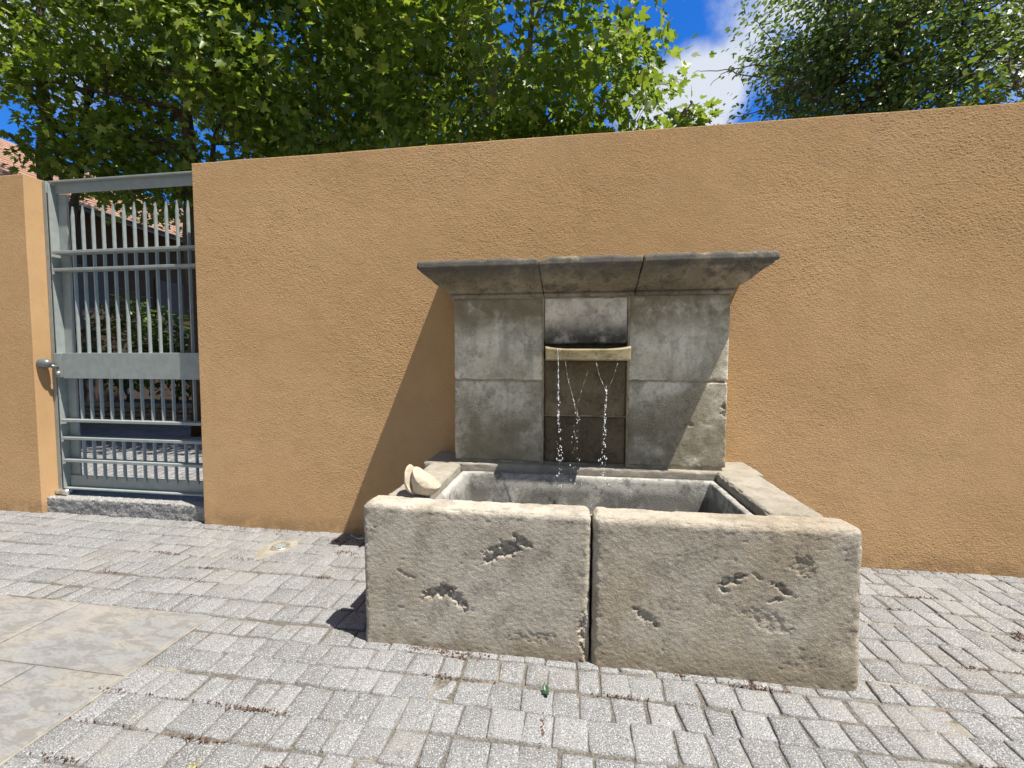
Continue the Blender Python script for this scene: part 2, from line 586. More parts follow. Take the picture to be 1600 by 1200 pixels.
def litter_mat():
    m, t, b = new_mat('dry_litter')
    g = G(t)
    isl = g.island()
    col = g.mix(isl, (0.05, 0.025, 0.018), (0.15, 0.085, 0.05))
    g.set(b.inputs['Base Color'], col)
    b.inputs['Roughness'].default_value = 0.9
    return m


M['litter'] = litter_mat()


def water_mat(name, trans, rough, col=(0.95, 0.97, 1.0)):
    m, t, b = new_mat(name)
    b.inputs['Base Color'].default_value = col + (1,)
    b.inputs['Transmission Weight'].default_value = trans
    b.inputs['Roughness'].default_value = rough
    b.inputs['IOR'].default_value = 1.33
    b.inputs['Specular IOR Level'].default_value = 0.8
    return m, t, b


M['drop'] = water_mat('water_drops', 0.35, 0.08)[0]
_m, _t, _b = water_mat('basin_water', 0.9, 0.02, (0.75, 0.82, 0.78))
_g = G(_t)
_g.bump(_g.noise(26, 3), 0.25, 0.01, _b)
M['water'] = _m

# ------------------------------------------------------------------ stone block builder


def axis_lines(a, b, r, res):
    L = b - a
    if L <= 2.2 * r:
        n = max(4, int(L / res))
        return np.linspace(a, b, n + 1)
    n = max(2, int(round((L - 2 * r) / res)))
    k = max(3, int(r / res) + 2)
    e = np.linspace(0, r, k + 1)[:-1]
    return np.concatenate([a + e, np.linspace(a + r, b - r, n + 1), (b - e)[::-1]])


def box_surface(xs, ys, zs):
    nx, ny, nz = len(xs), len(ys), len(zs)
    idx = -np.ones((nx, ny, nz), np.int64)
    I, J, K = np.meshgrid(np.arange(nx), np.arange(ny), np.arange(nz), indexing='ij')
    surf = (I == 0) | (I == nx - 1) | (J == 0) | (J == ny - 1) | (K == 0) | (K == nz - 1)
    idx[surf] = np.arange(surf.sum())
    V = np.stack([xs[I[surf]], ys[J[surf]], zs[K[surf]]], 1)
    F = []

    def q(A, flip):
        a, b, c, d = A[:-1, :-1].ravel(), A[1:, :-1].ravel(), A[1:, 1:].ravel(), A[:-1, 1:].ravel()
        F.append(np.stack([a, d, c, b] if flip else [a, b, c, d], 1))
    q(idx[0, :, :], True)
    q(idx[-1, :, :], False)
    q(idx[:, 0, :], False)
    q(idx[:, -1, :], True)
    q(idx[:, :, 0], True)
    q(idx[:, :, -1], False)
    return V, np.concatenate(F)


def stone_block(name, x, y, z, mat, parent, r=0.02, res=0.012, amp=0.004, edge=0.010, chips=(), seed=0, nsc=9.0, warp=0.006, post=None, fine=0.0014):
    lo = np.array([x[0], y[0], z[0]], float)
    hi = np.array([x[1], y[1], z[1]], float)
    V, F = box_surface(*[axis_lines(lo[i], hi[i], r, res) for i in range(3)])
    pin = np.clip(V, lo + np.minimum(r, (hi - lo) / 2.01), hi - np.minimum(r, (hi - lo) / 2.01))
    d = V - pin
    ln = np.linalg.norm(d, axis=1, keepdims=True)
    nrm = d / np.maximum(ln, 1e-9)
    P = pin + nrm * np.minimum(r, ln)
    # edge factor: how much the normal is shared between axes
    ef = 1 - np.max(np.abs(nrm), axis=1)
    ef = np.clip(ef / 0.29, 0, 1)
    # nearness to edge on the flats
    dist = np.minimum(V - lo, hi - V)
    ds = np.sort(dist, axis=1)[:, 1]
    near = np.clip(1 - ds / (r * 2.2 + 0.01), 0, 1)
    ef = np.maximum(ef, near * 0.7)
    n1 = fbm(P, nsc, 3, seed)
    n2 = fbm(P, nsc * 2.7, 4, seed + 50)
    n3 = fbm(P, 74, 3, seed + 90, 0.7)
    pit = np.clip(vnoise(P, 48, seed + 33) - 0.42, 0, 1) * np.clip(0.4 + fbm(P, 5, 2, seed + 34) * 1.5, 0, 1)
    h = amp * 0.7 * n1 + fine * n3 - fine * 3.5 * pit
    h = h - edge * ef * np.clip(n2 * 1.6 + 0.15, 0, 1.6)
    for (cx, cz, rx, rz, dep, ang) in chips:
        ca, sa = math.cos(ang), math.sin(ang)
        ux, uz = P[:, 0] - cx, P[:, 2] - cz
        a_, b_ = (ux * ca + uz * sa) / rx, (-ux * sa + uz * ca) / rz
        nn = fbm(P * np.array([1, 0.3, 1]), 42, 4, seed + int(cx * 100) % 37, 0.65)
        q = np.sqrt(a_ ** 2 + b_ ** 2)
        w = np.clip((1.0 - q) * 1.3 + nn * 1.5, 0, 1) * np.clip(1.7 - q, 0, 1)
        steps = np.clip(w * 2.2, 0, 1)
        # ridged strokes, as left by a point chisel
        ridge = 0.55 + 0.45 * np.sign(np.sin((a_ * rx * 0.8 + b_ * rz * 0.6) * 150 + nn * 4))
        h = h - dep * steps * (0.45 + 0.55 * ridge) * (nrm[:, 1] < -0.6)
    P = P + nrm * h[:, None]
    low = np.stack([fbm(P, 1.7, 2, seed + 200 + k) for k in range(3)], 1) * warp
    P = P + low
    if post is not None:
        P = post(P)
    return mesh_obj(name, P, F, mat, parent, True)


# ------------------------------------------------------------------ setting: ground
D = 3.128          # the wall's face

gv = np.array([(-250, -250, -0.05), (250, -250, -0.05), (250, 250, -0.05), (-250, 250, -0.05)])
gnd = mesh_obj('ground', gv, [(0, 1, 2, 3)], M['earth'])
tag(gnd, kind='structure')

# bedding sheet of sand and mortar between the setts
nx, ny = 330, 90
gx, gy = np.meshgrid(np.linspace(-8.2, 6.5, nx), np.linspace(-0.3, 3.6, ny), indexing='ij')
P = np.stack([gx.ravel(), gy.ravel(), np.zeros(nx * ny)], 1)
P[:, 2] = np.minimum(-0.0080 + 0.009 * fbm(P, 2.4, 4, 5), -0.0042)
ii = np.arange(nx * ny).reshape(nx, ny)
Fq = np.stack([ii[:-1, :-1].ravel(), ii[1:, :-1].ravel(), ii[1:, 1:].ravel(), ii[:-1, 1:].ravel()], 1)
tag(mesh_obj('joint_bed', P, Fq, M['joint'], None, True), kind='structure')


def sett_field(name, rows, x_range, skip, mat, seed, jit=0.1, wmin=0.095, wmax=0.168, gap=0.0032, detail=True):
    rng = np.random.default_rng(seed)
    if detail:
        u = np.array([-1, -.965, -.87, -.45, 0, .45, .87, .965, 1])
        zz = np.array([-0.034, -0.0045, -0.0007, 0, 0, 0, -0.0007, -0.0045, -0.034])
    else:
        u = np.array([-1, -.85, .85, 1])
        zz = np.array([-0.03, -0.001, -0.001, -0.03])
    n = len(u)
    U, Vv = np.meshgrid(u, u, indexing='ij')
    Z0 = np.minimum(zz[:, None], zz[None, :])
    # round corners
    q = (np.abs(U) ** 10 + np.abs(Vv) ** 10) ** (1 / 10.0)
    q = np.maximum(q, 1)
    U, Vv = U / q, Vv / q
    fi = np.arange(n * n).reshape(n, n)
    F0 = np.stack([fi[:-1, :-1].ravel(), fi[1:, :-1].ravel(), fi[1:, 1:].ravel(), fi[:-1, 1:].ravel()], 1)
    VS, FS, k = [], [], 0
    joints = []
    for (ya, yb) in rows:
        x = x_range[0] + rng.uniform(-jit, jit)
        ph = rng.uniform(0, 6)
        while x < x_range[1]:
            w = rng.uniform(wmin, wmax)
            if rng.random() < 0.12:
                w *= 0.78
            x0, x1 = x, x + w
            x = x1
            cx, cy = (x0 + x1) / 2, (ya + yb) / 2
            if skip(x0, x1, ya, yb):
                continue
            g_ = gap * rng.uniform(0.5, 1.35)
            j = rng.normal(0, 0.0052, 8)
            wav = 0.007 * math.sin(cx * 1.7 + ph) + 0.004 * math.sin(cx * 4.1 + ph * 2)
            wav2 = 0.007 * math.sin(cx * 1.7 + ph + 0.3)
            c00 = np.array([x0 + g_ / 2 + j[0], ya + g_ / 2 + j[1] + wav])
            c10 = np.array([x1 - g_ / 2 + j[2], ya + g_ / 2 + j[3] + wav])
            c01 = np.array([x0 + g_ / 2 + j[4], yb - g_ / 2 + j[5] + wav2])
            c11 = np.array([x1 - g_ / 2 + j[6], yb - g_ / 2 + j[7] + wav2])
            s, t = (U + 1) / 2, (Vv + 1) / 2
            XY = ((1 - s) * (1 - t))[..., None] * c00 + (s * (1 - t))[..., None] * c10 + ((1 - s) * t)[..., None] * c01 + (s * t)[..., None] * c11
            tx, ty = rng.normal(0, 0.006, 2)
            Z = Z0 * rng.uniform(0.7, 1.3) + rng.normal(0, 0.0018) + tx * (XY[..., 0] - cx) + ty * (XY[..., 1] - cy)
            VS.append(np.concatenate([XY, Z[..., None]], 2).reshape(-1, 3))
            FS.append(F0 + k)
            k += n * n
            joints.append((x1, ya, yb))
    V = np.concatenate(VS)
    F = np.concatenate(FS)
    if detail:
        bnd = V[:, 2] > -0.02
        V[bnd, 2] += 0.0022 * fbm(V[bnd], 30, 3, seed) + 0.005 * fbm(V[bnd], 1.6, 2, seed + 3)
        V[:, 0] += 0.0028 * vnoise(V, 38, seed + 5)
        V[:, 1] += 0.0028 * vnoise(V, 38, seed + 6)
    return mesh_obj(name, V, F, mat, None, True), joints


ys = [1.99]
for p in (.148, .16, .155, .148, .15, .145, .15, .14):
    ys.append(ys[-1] + p)
dn = [1.99, 1.868, 1.735, 1.604, 1.455, 1.312, 1.165, 1.02, .875, .73, .59, .45, .30, .15, 0.0, -.15]
SX, SY = -1.957, 1.985       # corner of the big slabs
LC = (-2.165, 2.815)         # recessed light


def skip(x0, x1, ya, yb):
    cx, cy = (x0 + x1) / 2, (ya + yb) / 2
    if x1 > SX - 4 and x0 < SX - 0.02 and cy < SY and cx < SX + 0.02:
        return True
    if -0.9 < cx < 1.1 and 1.97 < cy < 3.1:
        return True
    if math.hypot(cx - LC[0], cy - LC[1]) < 0.13:
        return True
    if ya > D + 0.08 and not (-4.8 < cx < -3.12):
        return True
    return False


rows_up = [(a, b) for a, b in zip(ys[:-1], ys[1:])]
rows_dn = [(b, a) for a, b in zip(dn[:-1], dn[1:])]
pav, joints = sett_field('sett_paving', rows_up, (-8.0, 6.3), skip, M['sett'], 21)
tag(pav, kind='structure')
# rows beside the slabs begin cleanly at the slab edge
pav2, joints2 = sett_field('sett_paving', rows_dn, (SX + 0.004, 6.3), lambda a, b, c, d: (-0.9 < (a + b) / 2 < 1.1 and (c + d) / 2 > 1.97) or a < SX - 0.02, M['sett'], 22, 0.0)
tag(pav2, kind='structure')
# snap the first joint: the fields start a little jittered, so a strip closes the edge
mbs = MB()
mbs.box(SX - 0.008, SX + 0.006, -0.2, SY, -0.03, -0.004)
tag(mbs.build('slab_edge_joint', M['pale_mortar']), kind='structure')

# large sawn slabs at the left
sv, sf, k = [], [], 0
slabs = []
yrow = [1.983, 1.533, 1.05, 0.55, 0.05]
xj = [[-1.962, -2.80, -3.72, -4.66, -5.6, -6.6, -7.6], [-1.962, -2.43, -3.3, -4.3, -5.2, -6.2, -7.2, -8],
      [-1.962, -2.9, -3.9, -4.8, -5.8, -6.9, -7.8], [-1.962, -2.5, -3.4, -4.4, -5.3, -6.3, -7.4]]
for ri in range(4):
    for a, b in zip(xj[ri][:-1], xj[ri][1:]):
        slabs.append((b + 0.003, a - 0.003, yrow[ri + 1] + 0.003, yrow[ri] - 0.003))
for i, (a, b, c, d) in enumerate(slabs):
    V, F = box_surface(np.concatenate([[a, a + .004], np.linspace(a + .02, b - .02, 22), [b - .004, b]]),
                       np.concatenate([[c, c + .004], np.linspace(c + .02, d - .02, 14), [d - .004, d]]), np.array([-0.03, -0.0035, 0.0]))
    top = V[:, 2] > -0.001
    e = (np.minimum(V[:, 0] - a, b - V[:, 0]) < .001) | (np.minimum(V[:, 1] - c, d - V[:, 1]) < .001)
    V[top & e, 2] -= 0.003
    V[:, 2] += np.where(top, 0.0022 * fbm(V, 9, 4, 3 + i), 0) + 0.001 * (i % 3)
    sv.append(V)
    sf.append(F + k)
    k += len(V)
tag(mesh_obj('slab_paving', np.concatenate(sv), np.concatenate(sf), M['slab'], None, True), kind='structure')
mbs = MB().box(-8.2, SX - 0.013, -0.3, 1.99, -0.028, -0.006)
tag(mbs.build('slab_bed', M['pale_mortar']), kind='structure')

# court behind the gate
rows_c = []
yy = 3.62
while yy < 9.2:
    rows_c.append((yy, yy + 0.15))
    yy += 0.15
crt, _ = sett_field('court_paving', rows_c, (-13.5, -2.2), lambda a, b, c, d: False, M['sett'], 31, detail=False)
tag(crt, kind='structure')
cb = MB().box(-14, 8, 3.45, 9.3, -0.04, -0.012)
tag(cb.build('court_bed', M['joint']), kind='structure')


# ------------------------------------------------------------------ walls
def wall_sheet(name, x0, x1, y0, y1, z1, fine, res, fy, seed):
    """fine: (a, b) the stretch of wall whose plaster grain is modelled"""
    xs = [np.array([x0, x0 + .004])]
    if fine[0] > x0 + .1:
        xs.append(np.arange(x0 + .03, fine[0], .06))
    xs.append(np.arange(max(x0 + .008, fine[0]), min(x1 - .006, fine[1]), res))
    if fine[1] < x1 - .1:
        xs.append(np.arange(fine[1] + .03, x1 - .03, .06))
    xs.append(np.array([x1 - .004, x1]))
    xs = np.concatenate(xs)
    zs = np.concatenate([np.arange(-0.05, z1 - .006, res), [z1 - .003, z1]])
    nx_, nz_ = len(xs), len(zs)
    X, Z = np.meshgrid(xs, zs, indexing='ij')
    V = np.stack([X.ravel(), np.full(nx_ * nz_, y0), Z.ravel()], 1)
    P2 = V * np.array([1, 0, 1])
    g1 = vnoise(P2 * np.array([1, 1, 1.3]), 104, seed + 1)
    g2 = vnoise(P2 * np.array([1, 1, 1.25]), 165, seed + 2)
    g3 = vnoise(P2, 26, seed + 3)
    patch = np.clip(0.8 + 0.6 * fbm(P2, 1.3, 3, seed + 9), 0.35, 1.3)
    V[:, 1] += fy(V) - GRAIN * patch * (np.clip(g1, -0.55, 1) + 0.7 * g2 + 0.25 * g3)
    edge = (V[:, 2] > z1 - 0.001) | (np.abs(V[:, 0] - x0) < .001) | (np.abs(V[:, 0] - x1) < .001)
    V[edge, 1] += 0.004
    wob = 0.004 * fbm(V * np.array([1, .2, 0]), 3, 4, seed)
    V[:, 2] += np.where(V[:, 2] > z1 - 0.008, wob, 0)
    ii = np.arange(nx_ * nz_).reshape(nx_, nz_)
    F = [np.stack([ii[:-1, :-1].ravel(), ii[1:, :-1].ravel(), ii[1:, 1:].ravel(), ii[:-1, 1:].ravel()], 1)]
    # back, ends and cap
    base = len(V)
    B = V.copy()[np.concatenate([ii[0, :], ii[-1, :], ii[:, -1]])]
    B[:, 1] = y1
    nB0, nB1, nB2 = nz_, nz_, nx_
    b0 = base + np.arange(nB0)
    b1 = base + nB0 + np.arange(nB1)
    b2 = base + nB0 + nB1 + np.arange(nB2)

    def strip(a, b):
        return np.stack([a[:-1], a[1:], b[1:], b[:-1]], 1)
    F += [strip(ii[0, :], b0), strip(b1, ii[-1, :]), strip(b2, ii[:, -1])]
    # ends get a few in-between columns so that they shade like plaster, too
    F.append(np.array([[b0[0], b0[-1], b1[-1], b1[0]]]))
    return mesh_obj(name, np.concatenate([V, B]), np.concatenate(F), M['stucco'], None, False)


GRAIN = 0.0008


def relief(V):
    x, z = V[:, 0], V[:, 2]
    return 0.006 * fbm(np.stack([x, x * 0, z], 1), 0.55, 2, 61) + 0.0016 * fbm(np.stack([x, x * 0, z], 1), 3.0, 3, 64)


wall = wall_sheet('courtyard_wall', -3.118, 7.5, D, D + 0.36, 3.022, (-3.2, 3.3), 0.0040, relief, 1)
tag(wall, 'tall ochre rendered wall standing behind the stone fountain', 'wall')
pier = wall_sheet('courtyard_wall', -16.0, -4.80, D + 0.006, D + 0.335, 3.04, (-5.6, -4.7), 0.005, lambda V: 0.006 * fbm(V, 0.8, 2, 71), 2)
tag(pier, 'ochre rendered wall ending beside the gate knob, mostly cut off by the frame', 'wall')

# ------------------------------------------------------------------ fountain
FO = thing('wall_fountain', 'old limestone wall fountain with moulded cornice, water shelf and open basin', 'fountain', (0.1, 2.5, 0))
FOL = FO.location

# basin front: two big blocks with chisel damage
lf = stone_block('front_block', (-1.022, 0.090), (1.908, 2.062), (-0.05, 0.703), M['basin'], FO, r=0.030, res=0.0045, amp=0.0014, edge=0.008, fine=0.0014, seed=3, nsc=8,
                 chips=((-0.31, 0.515, 0.105, 0.040, 0.021, 0.50), (-0.225, 0.565, 0.05, 0.02, 0.016, -0.6), (-0.64, 0.285, 0.075, 0.032, 0.018, 0.25),
                        (-0.545, 0.265, 0.085, 0.028, 0.017, -0.75), (-0.17, 0.10, 0.10, 0.03, 0.003, 0.1), (-0.80, 0.36, 0.06, 0.010, 0.005, -0.4),
                        (0.075, 0.10, 0.03, 0.14, 0.02, 0.1)))
lf['label'] = 'front block with the deepest chisel damage, under the carved shell'
rf = stone_block('front_block', (0.101, 1.222), (1.906, 2.066), (-0.05, 0.700), M['basin2'], FO, r=0.034, res=0.0045, amp=0.0014, edge=0.008, fine=0.0014, seed=9, nsc=8,
                 chips=((0.70, 0.45, 0.050, 0.020, 0.022, 0.45), (0.665, 0.405, 0.024, 0.011, 0.016, -0.5), (0.905, 0.425, 0.060, 0.017, 0.018, -0.5), (0.875, 0.375, 0.036, 0.012, 0.014, 0.2), (0.80, 0.475, 0.03, 0.008, 0.008, -0.6),
                        (0.335, 0.255, 0.075, 0.022, 0.012, -0.6), (0.84, 0.28, 0.11, 0.04, 0.004, -0.3), (0.99, 0.53, 0.05, 0.05, 0.006, 0.6), (1.0, 0.10, 0.1, 0.03, 0.002, 0.3)))
rf['label'] = 'front block with shallow pits and a purplish stain'
# side walls of the basin with flat tops
stone_block('side_block', (-0.968, -0.757), (2.066, 2.800), (-0.05, 0.700), M['rim'], FO, r=0.022, res=0.007, amp=0.004, edge=0.010, seed=13)
stone_block('side_block', (0.908, 1.158), (2.070, 2.815), (-0.05, 0.703), M['rim'], FO, r=0.022, res=0.007, amp=0.004, edge=0.010, seed=14)
stone_block('back_rim', (-1.035, 1.205), (2.806, D + 0.02), (0.30, 0.699), M['rim'], FO, r=0.016, res=0.014, amp=0.003, edge=0.010, seed=15)

# lining of the basin: a ledge, sloping walls and a floor
tv = []
ox0, ox1, oy0, oy1 = -0.745, 0.897, 2.068, 2.794
prof = [(0.0, 0.645), (0.026, 0.645), (0.034, 0.637), (0.062, 0.42), (0.085, 0.20), (0.13, 0.155)]
nseg = 60
for (ins, z) in prof:
    a, b, c, d = ox0 + ins, ox1 - ins, oy0 + ins * 0.5, oy1 - ins
    loop = []
    for (p, q) in (((a, c), (b, c)), ((b, c), (b, d)), ((b, d), (a, d)), ((a, d), (a, c))):
        for i in range(nseg):
            t = i / nseg
            loop.append((p[0] + (q[0] - p[0]) * t, p[1] + (q[1] - p[1]) * t, z))
    tv.append(loop)
T = np.array(tv).reshape(-1, 3)
nl = 4 * nseg
# refine between levels for a rough surface
levels = [np.array(tv[0])]
for A, B in zip(tv[:-1], tv[1:]):
    A, B = np.array(A), np.array(B)
    kk = max(1, int(np.linalg.norm(A[0] - B[0]) / 0.02))
    for i in range(1, kk + 1):
        levels.append(A + (B - A) * i / kk)
T = np.concatenate(levels)
rough_ = np.stack([0.003 * fbm(T, 14, 4, 40 + i) for i in range(3)], 1)
T2 = T + rough_
fc = []
for i in range(len(levels) - 1):
    for k in range(nl):
        k2 = (k + 1) % nl
        fc.append((i * nl + k, i * nl + k2, (i + 1) * nl + k2, (i + 1) * nl + k))
fc.append(tuple((len(levels) - 1) * nl + k for k in range(nl)))
mesh_obj('basin_lining', T2, fc, M['tub'], FO, True)

# the back: mortar core, then the stones
core = MB().box(-0.800, -0.194, 2.8575, D + 0.03, 0.68, 1.86).box(0.357, 0.965, 2.8575, D + 0.03, 0.68, 1.86).box(-0.192, 0.355, 2.888, D + 0.028, 0.682, 1.42).box(-0.192, 0.355, 2.866, D + 0.028, 1.545, 1.858)
core.v = [v for v in core.v]
core.build('mortar_core', M['mortar'], FO)


def pst(x, z, mat, seed, y0=2.850, r=0.012, **k):
    return stone_block('panel_stone', x, (y0, D + 0.01), z, mat, FO, r=r, res=0.007, amp=0.0022, edge=0.008, fine=0.0010, seed=seed, warp=0.003, **k)


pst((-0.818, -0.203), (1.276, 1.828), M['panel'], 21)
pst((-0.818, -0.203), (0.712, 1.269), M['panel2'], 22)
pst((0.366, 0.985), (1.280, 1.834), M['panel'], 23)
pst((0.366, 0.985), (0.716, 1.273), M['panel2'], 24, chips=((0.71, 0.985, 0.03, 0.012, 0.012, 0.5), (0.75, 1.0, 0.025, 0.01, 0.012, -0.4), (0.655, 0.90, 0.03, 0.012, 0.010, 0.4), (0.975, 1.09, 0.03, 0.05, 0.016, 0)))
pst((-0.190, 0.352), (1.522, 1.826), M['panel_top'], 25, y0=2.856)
pst((-0.192, 0.355), (1.035, 1.41), M['wet'], 26, y0=2.878)
pst((-0.190, 0.352), (0.712, 1.028), M['wet2'], 27, y0=2.872)
slot = MB().box(-0.186, 0.348, 2.93, D, 1.40, 1.54)
slot.build('shelf_slot', M['wet2'], FO)

# water shelf: a dished slab
nxs, nys = 70, 30
V, F = box_surface(np.linspace(-0.170, 0.350, nxs), np.linspace(2.635, 2.96, nys), np.linspace(1.408, 1.497, 12))
tx = (V[:, 0] - 0.092) / 0.264
dish = np.clip(1 - np.abs(tx) ** 4, 0, 1)
up = (V[:, 2] - 1.408) / 0.089
V[:, 2] -= 0.017 * dish * up ** 2
V[:, 2] += 0.010 * up * ((V[:, 1] - 2.635) / 0.25)
V += np.stack([0.0022 * fbm(V, 26, 4, 80 + i) for i in range(3)], 1)
edgef = np.clip(1 - np.minimum(np.abs(V[:, 1] - 2.635), 1) / 0.01, 0, 1) * (up > .97)
V[:, 1] += 0.006 * edgef
V[:, 2] -= 0.005 * edgef
mesh_obj('water_shelf', V, F, M['spout'], FO, True)

# cornice in three stones
prof = [(1.832, 0.004), (1.838, 0.014), (1.848, 0.020), (1.858, 0.016), (1.862, 0.006), (1.872, 0.022), (1.884, 0.046), (1.90, 0.074), (1.92, 0.098),
        (1.94, 0.119), (1.957, 0.140), (1.970, 0.160), (1.978, 0.172), (1.986, 0.172), (1.991, 0.188), (2.000, 0.192), (2.012, 0.190), (2.025, 0.189), (2.036, 0.187), (2.045, 0.178)]
XL, XR, YF, YB = -0.828, 0.990, 2.855, D + 0.015
KX, KY = 0.91, 1.20


def cornice_stone(xa, xb, endl, endr, seed):
    """xa/xb: (x at foot, x at top) of the joint faces; endl/endr: moulded return at that side"""
    lv = []
    for (z, o) in prof:
        t = (z - 1.832) / 0.213
        yf = YF - o * KY
        lx = XL - o * KX if endl else xa[0] + (xa[1] - xa[0]) * t
        rx = XR + o * KX if endr else xb[0] + (xb[1] - xb[0]) * t
        loop = []

        def seg(p, q, n, inc=False):
            for i in range(n):
                s = i / n
                loop.append((p[0] + (q[0] - p[0]) * s, p[1] + (q[1] - p[1]) * s, z))
        n1, n2 = 22, 60
        seg((lx, YB), (lx, yf), n1)
        seg((lx, yf), (rx, yf), n2)
        seg((rx, yf), (rx, YB), n1)
        seg((rx, YB), (lx, YB), 10)
        lv.append(np.array(loop))
    # close the top with shrinking rings so the upper face is a surface too
    c = lv[-1].mean(0)
    for s in (0.985, 0.95, 0.7):
        q = c + (lv[-1] - c) * np.array([s, s, 1])
        q[:, 2] = 2.048
        lv.append(q)
    n = len(lv[0])
    V = np.concatenate(lv)
    F = []
    for i in range(len(lv) - 1):
        for k in range(n):
            k2 = (k + 1) % n
            F.append((i * n + k, i * n + k2, (i + 1) * n + k2, (i + 1) * n + k))
    F.append(tuple(range(n - 1, -1, -1)))
    F.append(tuple((len(lv) - 1) * n + k for k in range(n)))
    amp = np.stack([fbm(V, 11, 5, seed + i) for i in range(3)], 1) * 0.0045
    V = V + amp
    # worn upper edges, deeper beside the joints
    top = np.clip((V[:, 2] - 2.0) / 0.045, 0, 1)
    wear = np.clip(fbm(V * np.array([1, 1, .3]), 16, 4, seed + 7) * 1.5, 0, 1)
    V[:, 2] -= top * wear * 0.011
    jn = np.zeros(len(V))
    if not endl:
        jn = np.maximum(jn, np.clip(1 - np.abs(V[:, 0] - xa[1]) / 0.055, 0, 1) * (1 if xa[1] < 0 else .25))
    if not endr:
        jn = np.maximum(jn, np.clip(1 - np.abs(V[:, 0] - xb[1]) / 0.03, 0, 1) * .3)
    V[:, 2] -= top * jn * 0.024
    return mesh_obj('cornice_stone', V, F, M['cornice'], FO, True)


cornice_stone(None, (-0.196, -0.224), True, False, 301)
cornice_stone((-0.190, -0.218), (0.392, 0.412), False, False, 321)
cornice_stone((0.398, 0.418), None, False, True, 341)
neck = MB().box(-0.805, 0.968, 2.862, D + 0.01, 1.82, 1.842)
neck.build('mortar_joint', M['mortar'], FO)

# still water low in the basin
nwx, nwy = 40, 20
wx, wy = np.meshgrid(np.linspace(-0.70, 0.85, nwx), np.linspace(2.085, 2.745, nwy), indexing='ij')
P = np.stack([wx.ravel(), wy.ravel(), np.full(nwx * nwy, 0.43)], 1)
rr_ = np.hypot(P[:, 0] - 0.06, P[:, 1] - 2.68)
P[:, 2] += 0.003 * np.sin(rr_ * 70) * np.exp(-rr_ * 4)
ii = np.arange(nwx * nwy).reshape(nwx, nwy)
Fq = np.stack([ii[:-1, :-1].ravel(), ii[1:, :-1].ravel(), ii[1:, 1:].ravel(), ii[:-1, 1:].ravel()], 1)
tag(mesh_obj('water', P, Fq, M['water'], None, True), kind='structure')

# ------------------------------------------------------------------ falling water
ico = bmesh.new()
bmesh.ops.create_icosphere(ico, subdivisions=1, radius=1)
ico.verts.index_update()
IV = np.array([v.co[:] for v in ico.verts])
IF = [[v.index for v in f.verts] for f in ico.faces]
ico.free()


def stream(label, paths, beads, seed):
    rng = np.random.default_rng(seed)
    mb = MB()
    for (pts, r, fill) in paths:
        pts = np.array(pts, float)
        L = np.linalg.norm(np.diff(pts, axis=0), axis=1).sum()
        # a thread of water already breaking: thin filament with swellings
        n = max(10, int(L / 0.006))
        tt = np.linspace(0, len(pts) - 1, n)
        Q = np.stack([np.interp(tt, np.arange(len(pts)), pts[:, i]) for i in range(3)], 1)
        Q[:, 0] += 0.0012 * fbm(Q, 30, 2, seed)
        sw = np.clip(fbm(Q + seed, 55, 2, seed + 4) * 1.6 + 0.25, 0.12, 1.0)
        mb.tube(Q, list(r * sw), 6)
    for (a, b, n, sx, r) in beads:
        ts = np.sort(rng.random(n))
        for t in ts:
            c = np.array(a) + (np.array(b) - np.array(a)) * t
            c = c + np.array([rng.normal(0, sx * (0.25 + t)), rng.normal(0, sx * 0.6), 0])
            rr2 = r * (0.28 + 0.75 * rng.random() ** 2)
            mb.add(IV * np.array([rr2 * rng.uniform(.7, 1.0), rr2 * .9, rr2 * rng.uniform(.9, 2.4)]) + c, IF)
    o = mb.build('water_stream', M['drop'], None, True)
    return tag(o, label, 'water stream', 'streams falling from the water shelf')


Y0 = 2.626
stream('single straight stream of beads falling from the notch near the shelf end', [(((-0.096, 2.634, 1.480), (-0.092, Y0, 1.455), (-0.088, Y0, 1.38), (-0.084, Y0, 1.22)), 0.0042, 1),
       (((-0.074, 2.634, 1.480), (-0.088, Y0, 1.45)), 0.0030, 1)],
       [((-0.089, Y0, 1.36), (-0.084, Y0, 1.0), 46, 0.004, 0.0055), ((-0.084, Y0, 1.1), (-0.07, Y0, 0.60), 70, 0.011, 0.0050)], 1)
stream('forked thin trickle in the middle, closing to a V under the shelf', [(((-0.045, Y0, 1.40), (-0.03, Y0, 1.30), (0.012, Y0, 1.15), (0.03, Y0, 1.06)), 0.0017, 1), (((0.095, Y0, 1.35), (0.07, Y0, 1.27), (0.03, Y0, 1.13)), 0.0016, 1)],
       [((0.0, Y0, 1.18), (0.045, Y0, 1.03), 30, 0.007, 0.0036), ((0.03, Y0, 1.05), (0.02, Y0, 0.62), 46, 0.026, 0.0042)], 2)
stream('thick beaded trickle forking into a Y under the shelf, off centre', [(((0.142, Y0, 1.40), (0.165, Y0, 1.31), (0.205, Y0, 1.22), (0.208, Y0, 1.12)), 0.0022, 1), (((0.27, Y0, 1.39), (0.25, Y0, 1.31), (0.207, Y0, 1.215)), 0.0016, 1)],
       [((0.207, Y0, 1.25), (0.197, Y0, 0.95), 56, 0.006, 0.0052), ((0.20, Y0, 1.0), (0.19, Y0, 0.62), 64, 0.018, 0.0052)], 3)

# ------------------------------------------------------------------ carved shell on the basin corner
SH = thing('stone_shell', 'cream stone carved as a half open clam on the basin corner', 'carving', (-0.77, 2.10, 0.703))


